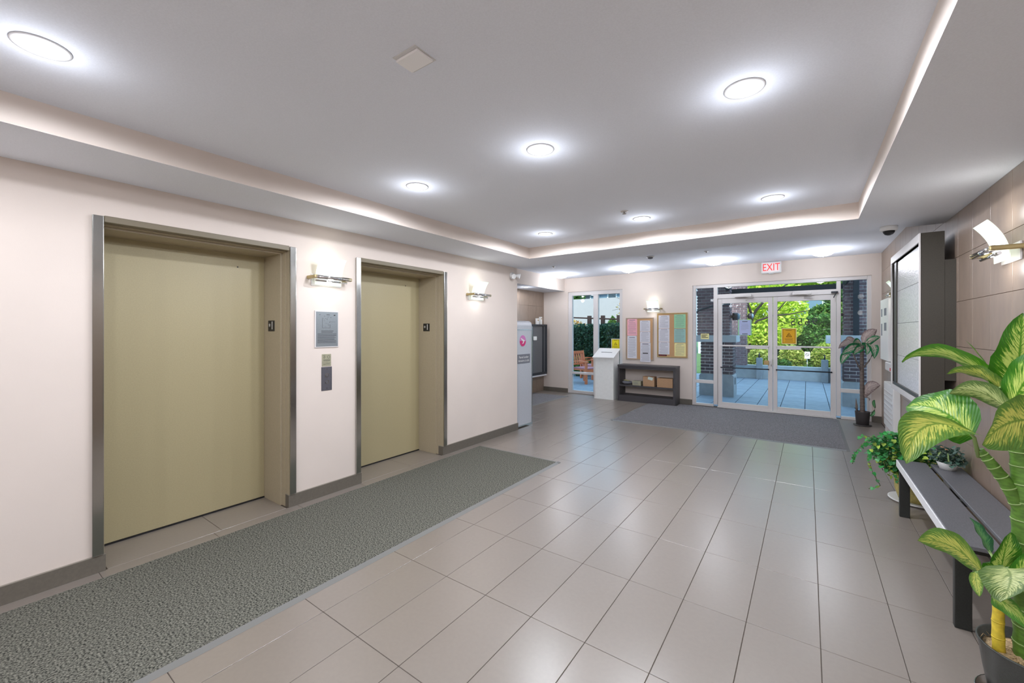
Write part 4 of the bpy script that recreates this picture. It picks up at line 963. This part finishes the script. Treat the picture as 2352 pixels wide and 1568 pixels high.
# brick piers ---------------------------------------------------------------
bc = {}
def brick(parent, x, y, z, ax, L_, m):
    k = (ax, round(L_, 3), m)
    if k not in bc:
        b = BM(); h = .0285
        if ax == 0: bx(b, -L_/2, L_/2, -.010, .02, -h, h, .002)
        else: bx(b, -.02, .02, -L_/2, L_/2, -h, h, .002)
        me = bpy.data.meshes.new('brick'); b.to_mesh(me); b.free(); me.materials.append(M[m]); bc[k] = me
    o = bpy.data.objects.new('brick', bc[k]); C.objects.link(o); o.parent = parent; o.location = Vector((x, y, z))-world(parent)
def brick_col(t, x0, x1, y0, y1, z0, z1, side, m='brick'):
    """mortar core with brick courses on the front face and on one side face (side=+1: +x face, -1: -x face)"""
    obj('mortar_core', bx(BM(), x0+.012, x1-.012, y0+.012, y1-.012, z0, z1), 'mortar', t)
    L_, pz = .19, .0685; n = int((z1-z0)/pz)
    pz = (z1-z0)/n
    for c_ in range(n):
        z = z0+pz*(c_+.5); xx = x0+(0 if c_ % 2 == 0 else -.1)
        while xx < x1-.02:
            a, e = max(xx, x0), min(xx+L_, x1)
            if e-a > .03: brick(t, (a+e)/2, y0+.008, z, 0, e-a, m)
            xx += L_+.012
        sx = x1-.012 if side > 0 else x0+.012; yy = y0+.035-(0 if c_ % 2 else .1)
        while yy < y1-.02:
            a, e = max(yy, y0+.035), min(yy+L_, y1)
            if e-a > .03: brick(t, sx, (a+e)/2, z, 1, e-a, m)
            yy += L_+.012
def stone_base(t, x0, x1, y0, y1, h):
    b = BM(); bx(b, x0, x1, y0, y1, -.001, h-.04); prism(b, [(x0, h-.04), (x1, h-.04), (x1-.035, h), (x0+.035, h)], y0, y1, 1); obj('stone_base', b, 'concrete', t)
t = thing('brick_pier', 'near left brick pier with stone cap outside the left door', 'pier', (-1.7, 10.7, 0), 'brick piers outside the entrance')
stone_base(t, -2.06, -1.345, 10.42, 10.92, .50)
brick_col(t, -2.035, -1.37, 10.45, 10.90, .50, 1.235, 1, 'brick_dark')
obj('cap_stone', bx(BM(), -2.2, -1.285, 10.36, 10.97, 1.235, 1.385, .006), 'cap_stone', t)
obj('junction_box', bx(BM(), -1.344, -1.338, 10.60, 10.68, .27, .42), 'dark_metal', t)
t2 = thing('brick_column', 'dark brick column standing on the near left stone cap', 'column', (-1.75, 10.8, 1.385), 'brick piers outside the entrance')
brick_col(t2, -2.15, -1.455, 10.62, 10.95, 1.386, 3.3, 1, 'brick')
t = thing('brick_column', 'farther brick column behind the left door beside the trees', 'column', (-1.7, 14.8, 0), 'brick piers outside the entrance')
brick_col(t, -2.0, -1.55, 14.6, 15.0, .42, 3.6, 1, 'brick')
t = thing('brick_pier', 'right brick pier with stone cap behind the leafy plant', 'pier', (.95, 10.7, 0), 'brick piers outside the entrance')
stone_base(t, .56, 1.5, 10.42, 10.92, .49)
brick_col(t, .58, 1.45, 10.45, 10.90, .49, 1.255, -1, 'brick_dark')
obj('cap_stone', bx(BM(), .50, 1.5, 10.36, 10.97, 1.255, 1.40, .006), 'cap_stone', t)
t = thing('brick_column', 'brick column on the right stone cap beside a steel post', 'column', (.95, 10.8, 1.4), 'brick piers outside the entrance')
brick_col(t, .60, 1.5, 10.66, 10.95, 1.401, 3.3, -1, 'brick')
tag(obj('steel_post', bx(BM(), .735, .825, 10.50, 10.59, 1.4005, 3.1, .003), 'dark_metal'), 'dark steel post on the right stone cap', 'post')
t = thing('far_pier', 'pale stone capped pier glimpsed right of the hedge', 'pier', (.8, 14.7, 0)); b = BM(); bx(b, .56, 1.3, 14.62, 15.0, -.001, 1.14); obj('shaft', b, 'concrete', t); obj('cap_stone', bx(BM(), .43, 1.4, 14.5, 15.08, 1.14, 1.36, .006), 'cap_stone', t)
# canopy beam, bracket
t = thing('canopy_frame', 'dark steel canopy frame seen through the transom', 'canopy', (-.4, 10.9, 2.3))
obj('main_beam', bx(BM(), -2.6, 1.6, 10.93, 11.0, 2.36, 2.47), 'dark_metal', t)
b = BM(); 
for x_ in (-1.5, .62): 
    tube(b, [(x_, 9.07, 2.62), (x_, 10.95, 2.42)], .045, 4)
obj('rafter', b, 'dark_metal', t); obj('roof_panel', prism(BM(), [(9.07, 2.70), (10.2, 2.60), (10.2, 2.62), (9.07, 2.72)], -2.6, -1.25, 0), 'roof_grey', t)
b = BM(); tube(b, [(-2.16, 10.5, 1.72), (-2.14, 10.4, 1.90), (-2.05, 10.35, 1.97), (-1.70, 10.35, 2.07)], .022, 8); tube(b, [(-1.455, 10.6, 2.1), (-1.70, 10.35, 2.07)], .02, 8)
tag(obj('lamp_bracket', b, 'dark_metal'), 'black bent bracket arm on the near left brick column', 'bracket')
def canlamp(x, y, z, s, label):
    t = thing('bulkhead_lamp', label, 'wall lamp', (x, y, z), 'black drum lamps on the brick columns')
    b = BM(); tube(b, [(x-s*.0, y, z), (x+s*.10, y, z)], .085, 20); obj('housing', b, 'black', t)
    b = BM(); tube(b, [(x+s*.10, y, z), (x+s*.125, y, z), (x+s*.15, y, z)], [.08, .072, .045], 20); obj('lens', b, 'window_dark', t)
    b = BM(); bx(b, min(x, x-s*.05), max(x, x-s*.05), y-.03, y+.03, z-.03, z+.03); obj('mount', b, 'black', t)
canlamp(-1.405, 10.74, 1.82, 1, 'black drum lamp on the near left brick column')
canlamp(-1.50, 14.75, 1.95, 1, 'black drum lamp on the far brick column')
canlamp(.555, 10.78, 1.82, -1, 'black drum lamp on the right brick column')
# low wall and bollards
tag(obj('low_wall', bx(BM(), -2.6, .9, 15.08, 15.28, -.02, .415, .006), 'concrete_wall'), 'low pale concrete wall at the back of the patio', 'wall')
for i, (x0, lab) in enumerate(((-1.30, 'left grey concrete bollard in front of the low wall'), (.325, 'right grey concrete bollard in front of the low wall'))):
    t = thing('bollard', lab, 'bollard', (x0+.08, 14.97, 0), 'concrete bollards on the patio')
    obj('shaft', bx(BM(), x0, x0+.165, 14.88, 15.05, -.001, .655, .012), 'concrete', t); b = BM(); tube(b, [(x0+.08, 14.96, .65), (x0+.08, 14.96, .80)], [.022, .014], 10); obj('post_light', b, 'dark_metal', t)
t = thing('no_parking_sign', 'small white sign on post standing in the planting', 'sign', (-.006, 16.0, 0))
obj('plate', bx(BM(), -.075, .068, 15.98, 15.99, .615, .835, .003), 'white_plastic', t); b = BM(); tube(b, [(-.006, 16.0, 0), (-.006, 16.0, .62)], .012, 8); obj('post', b, 'stainless', t)
b = BM(); tube(b, [(-.006+.042*math.cos(a*math.pi/8), 15.978, .745+.042*math.sin(a*math.pi/8)) for a in range(17)], .006, 4); tube(b, [(-.036, 15.978, .775), (.024, 15.978, .715)], .006, 4); obj('symbol', b, 'print_dark', t)
# foliage
t = thing('maple_tree', 'bright yellow-green maple with dark curving branches', 'tree', (-1.3, 17.2, 0), 'trees beyond the patio')
b = BM()
tube(b, [(-1.75, 17.3, -.05), (-1.70, 17.2, .9), (-1.72, 17.1, 1.6), (-1.50, 17.0, 2.2), (-1.05, 16.8, 2.75), (-.5, 16.7, 3.1)], [.09, .08, .07, .05, .035, .02], 8)
tube(b, [(-1.71, 17.1, 1.5), (-1.45, 17.0, 1.85), (-.95, 16.8, 2.02), (-.5, 16.7, 2.05), (0, 16.6, 2.15)], [.05, .04, .03, .022, .012], 8)
tube(b, [(-1.6, 17.0, 2.0), (-1.8, 16.9, 2.7), (-2.2, 16.8, 3.3)], [.045, .03, .015], 8); tube(b, [(-.95, 16.8, 2.02), (-.6, 16.9, 2.5), (-.2, 16.9, 2.8)], [.025, .018, .01], 6)
obj('trunk', b, 'bark', t)
cloud('crown', 'maple_leaves', 9000, .085, ell((-1.45, 17.9, 2.2), (1.5, .9, 1.5), .35), t, 3)
cloud('crown', 'maple_leaves', 2400, .075, ell((-1.25, 17.3, 1.35), (.9, .5, .55), .1), t, 4)
t = thing('evergreen_tree', 'mid green tree spreading above the hedge on the right', 'tree', (.6, 21, 0), 'trees beyond the patio')
b = BM(); tube(b, [(1.2, 21, -.05), (1.1, 21, 1.6), (.6, 20.8, 2.9)], [.12, .09, .04], 8); tube(b, [(1.1, 21, 1.5), (1.9, 20.8, 3.0)], [.06, .03], 8); obj('trunk', b, 'bark', t)
cloud('crown', 'conifer_leaves', 5200, .10, ell((1.75, 21, 2.8), (1.25, .8, .85), .2), t, 6); cloud('crown', 'maple_leaves', 3200, .10, ell((.1, 21.4, 3.75), (1.6, .8, .55), .2), t, 7); cloud('crown', 'conifer_leaves', 3800, .09, ell((.9, 20.6, 2.1), (1.0, .5, .5), .1), t, 8)
t = thing('clipped_hedge', 'dense dark green hedge behind the planting', 'hedge', (0, 19.3, 0))
obj('core', bx(BM(), -2.9, 2.6, 19.3, 20.0, -.02, 1.85), 'lawn', t); cloud('foliage', 'hedge_leaves', 12000, .07, boxf(-2.9, 2.6, 19.05, 19.7, .1, 2.05), t, 9)
for i, (c_, r_, lab) in enumerate((((-1.25, 15.9, .5), (.42, .4, .5), 'pale green shrub behind the left bollard'), ((-.42, 16.4, .55), (.38, .4, .5), 'yellow-green shrub left of the small white sign'), ((.5, 16.4, .6), (.42, .4, .55), 'yellow-green shrub right of the small white sign'), ((-.62, 15.6, .40), (.22, .2, .2), 'low leafy plant spilling over the concrete wall'))):
    t = thing('shrub', lab, 'shrub', (c_[0], c_[1], 0), 'shrubs behind the low wall'); b = BM(); tube(b, [(c_[0], c_[1], -.05), (c_[0], c_[1], c_[2])], [.03, .01], 6); obj('stem', b, 'bark', t); cloud('foliage', 'shrub_leaves' if i < 3 else 'hedge_leaves', 2200 if i < 3 else 700, .06, ell(c_, r_, .2), t, 20+i)
# far house across the street
def house(x0, x1, y, z1, label, wins, name='house'):
    t = thing(name, label, 'building', ((x0+x1)/2, y, 0)); obj('wall', bx(BM(), x0, x1, y, y+5, -.2, z1), 'siding', t); obj('roof', bx(BM(), x0-.4, x1+.4, y-.5, y+5.4, z1, z1+.25), 'roof_grey', t)
    for a, e, z0, zz in wins:
        f = obj('window', bx(BM(), a-.12, e+.12, y-.06, y+.02, z0-.12, zz+.12, .01), 'window_trim', t); obj('pane', bx(BM(), a, e, y-.075, y-.06, z0, zz), 'window_dark', f)
house(-6, 9, 30, 7.5, 'pale blue house with white windows behind the trees', [(-1.9, -.8, 4.4, 5.9), (-.4, .6, 4.4, 5.9), (1.2, 2.3, 4.4, 5.9), (-.6, .7, 2.0, 3.7), (2.6, 3.8, 2.0, 3.7), (-4.5, -3.2, 4.4, 5.9)])
# left window view --------------------------------------------------------------
tag(obj('garden_wall', bx(BM(), -22, -8.3, 24, 24.4, -.2, 3.52), 'stucco'), 'big plain pale wall beyond the garden fence', 'wall')
t = thing('row_house', 'low building with a band of windows above the pale wall', 'building', (-15, 27, 0)); obj('wall', bx(BM(), -24, -8, 27, 31, -.2, 4.15), 'roof_grey', t); obj('eave', bx(BM(), -24.3, -7.7, 26.6, 31.3, 4.15, 4.45), 'window_trim', t)
for k in range(6):
    x_ = -20+k*1.9; f = obj('window', bx(BM(), x_-.08, x_+1.28, 26.92, 27.02, 3.40, 4.12), 'window_trim', t); obj('pane', bx(BM(), x_, x_+1.2, 26.9, 26.92, 3.45, 4.08), 'window_dark', f)
t = thing('clipped_hedge', 'tall dark hedge seen through the left window', 'hedge', (-6.5, 13.6, 0)); obj('core', bx(BM(), -9.5, -4.0, 13.45, 14.0, -.02, 1.66), 'lawn', t)
cloud('foliage', 'hedge_dark', 15000, .055, boxf(-9.0, -3.7, 13.15, 13.7, .05, 1.75, .05), t, 31)
t = thing('pergola_fence', 'brown timber post and rail frame above the dark hedge', 'fence', (-6, 14.0, 0))
for x_ in (-6.56, -6.03, -5.43, -7.6): obj('post', bx(BM(), x_-.06, x_+.06, 14.05, 14.17, -.05, 2.05), 'post_brown', t)
b = BM(); tube(b, [(-8.5, 14.1, 2.06), (-5.38, 14.1, 1.90)], .028, 5); obj('rail', b, 'post_brown', t)
t = thing('small_conifer', 'small pointed conifer rising behind the dark hedge', 'tree', (-6.1, 15.2, 0), 'garden trees beyond left window'); b = BM(); tube(b, [(-6.1, 15.2, -.05), (-6.1, 15.2, 1.6)], .04, 6); obj('trunk', b, 'bark', t)
def cone(r): 
    h = r.random()**1.5; a = r.random()*6.28; q = (1-h)*.55; return (-6.1+q*math.cos(a), 15.2+q*math.sin(a), 1.2+h*.85)
cloud('crown', 'conifer_leaves', 1800, .06, cone, t, 33)
t = thing('autumn_shrub', 'orange tinged shrub above the hedge at the left', 'shrub', (-7.9, 15, 0)); b = BM(); tube(b, [(-7.9, 15, -.05), (-7.9, 15, 1.6)], .03, 6); obj('stem', b, 'bark', t); cloud('foliage', 'autumn_leaves', 1400, .05, ell((-7.9, 15, 1.55), (.9, .4, .42), .2), t, 34)
t = thing('bare_tree', 'thin branches reaching in at the right side of window', 'tree', (-4.6, 15.5, 0), 'garden trees beyond left window'); b = BM(); rr2 = random.Random(9); tube(b, [(-4.5, 15.5, -.05), (-4.6, 15.5, 2.2), (-4.8, 15.5, 3.6)], [.05, .04, .02], 6)
for k in range(26):
    z_ = 1.9+rr2.random()*1.6; e = Vector((-4.7-rr2.uniform(.4, 1.7), 15.5+rr2.uniform(-.4, .4), z_+rr2.uniform(-.1, .6))); tube(b, [(-4.65, 15.5, z_), ((-4.65+e.x)/2, 15.5, z_+.12), e], [.014, .009, .004], 4)
obj('branches', b, 'bark', t); cloud('foliage', 'autumn_leaves', 260, .05, ell((-5.4, 15.5, 2.3), (.7, .4, .5), .1), t, 35)
t = thing('garden_tree', 'green tree beyond the wall at window top left', 'tree', (-16, 25.5, 0), 'garden trees beyond left window'); b = BM(); tube(b, [(-13.6, 25.6, -.1), (-13.6, 25.6, 3.2)], .1, 6); obj('trunk', b, 'bark', t); cloud('crown', 'hedge_leaves', 2200, .12, ell((-13.5, 25.6, 3.8), (1.3, .6, .8), .2), t, 36)
for k, (c_, r_, lab) in enumerate((((-6.15, 12.55, .32), (.36, .3, .36), 'low bright green plant behind the wooden chairs'),)):
    t = thing('shrub', lab, 'shrub', (c_[0], c_[1], 0)); b = BM(); tube(b, [(c_[0], c_[1], -.05), (c_[0], c_[1], .3)], .02, 6); obj('stem', b, 'bark', t); cloud('foliage', 'conifer_leaves', 1200, .05, ell(c_, r_, .1), t, 40)
def chair(x, y, rz, label):
    t = thing('garden_chair', label, 'chair', (0, 0, 0), 'wooden armchairs on the patio')
    w, d = .58, .55
    for sx in (-1, 1):
        obj('leg', bx(BM(), sx*w/2-.03, sx*w/2+.03, -d/2-.03, -d/2+.03, 0, .62, .004), 'teak', t)
        b = BM(); prism(b, [(d/2-.03, 0), (d/2+.03, 0), (d/2+.03, .42), (d/2+.12, .90), (d/2+.06, .91), (d/2-.03, .42)], sx*w/2-.03, sx*w/2+.03, 0); obj('leg', b, 'teak', t)
        b = BM(); prism(b, [(-d/2-.06, .60), (-d/2-.06, .635), (0, .655), (d/2+.06, .625), (d/2+.05, .595), (0, .62)], sx*w/2-.04, sx*w/2+.04, 0); obj('armrest', b, 'teak', t)
    obj('seat', bx(BM(), -w/2+.03, w/2-.03, -d/2, d/2, .37, .41, .004), 'teak', t); obj('cushion', bx(BM(), -w/2+.04, w/2-.04, -d/2-.01, d/2-.04, .4105, .45, .015), 'cushion', t)
    obj('apron', bx(BM(), -w/2+.03, w/2-.03, -d/2-.02, -d/2+.02, .30, .37), 'teak', t)
    def back(z0, z1): return d/2+.09*(z0-.42)/.48
    obj('top_rail', bx(BM(), -w/2+.03, w/2-.03, d/2+.055, d/2+.095, .82, .90, .004), 'teak', t); obj('low_rail', bx(BM(), -w/2+.03, w/2-.03, d/2+.0, d/2+.03, .50, .55, .004), 'teak', t)
    for k in range(5):
        b = BM(); xk = -w/2+.10+k*(w-.20)/4; prism(b, [(d/2+.01, .55), (d/2+.03, .55), (d/2+.085, .82), (d/2+.065, .82)], xk-.022, xk+.022, 0); obj('back_slat', b, 'teak', t)
    t.location = (x, y, 0); t.rotation_euler = (0, 0, rz); return t
chair(-5.22, 10.95, R(75), 'nearer wooden garden armchair outside the left window')
chair(-5.45, 12.05, R(-28), 'farther wooden garden armchair outside the left window')
for o in bpy.data.objects:
    if o.name.split('.')[0] in ('print', 'heading', 'engraving', 'fibre'): o['kind'] = 'stuff'
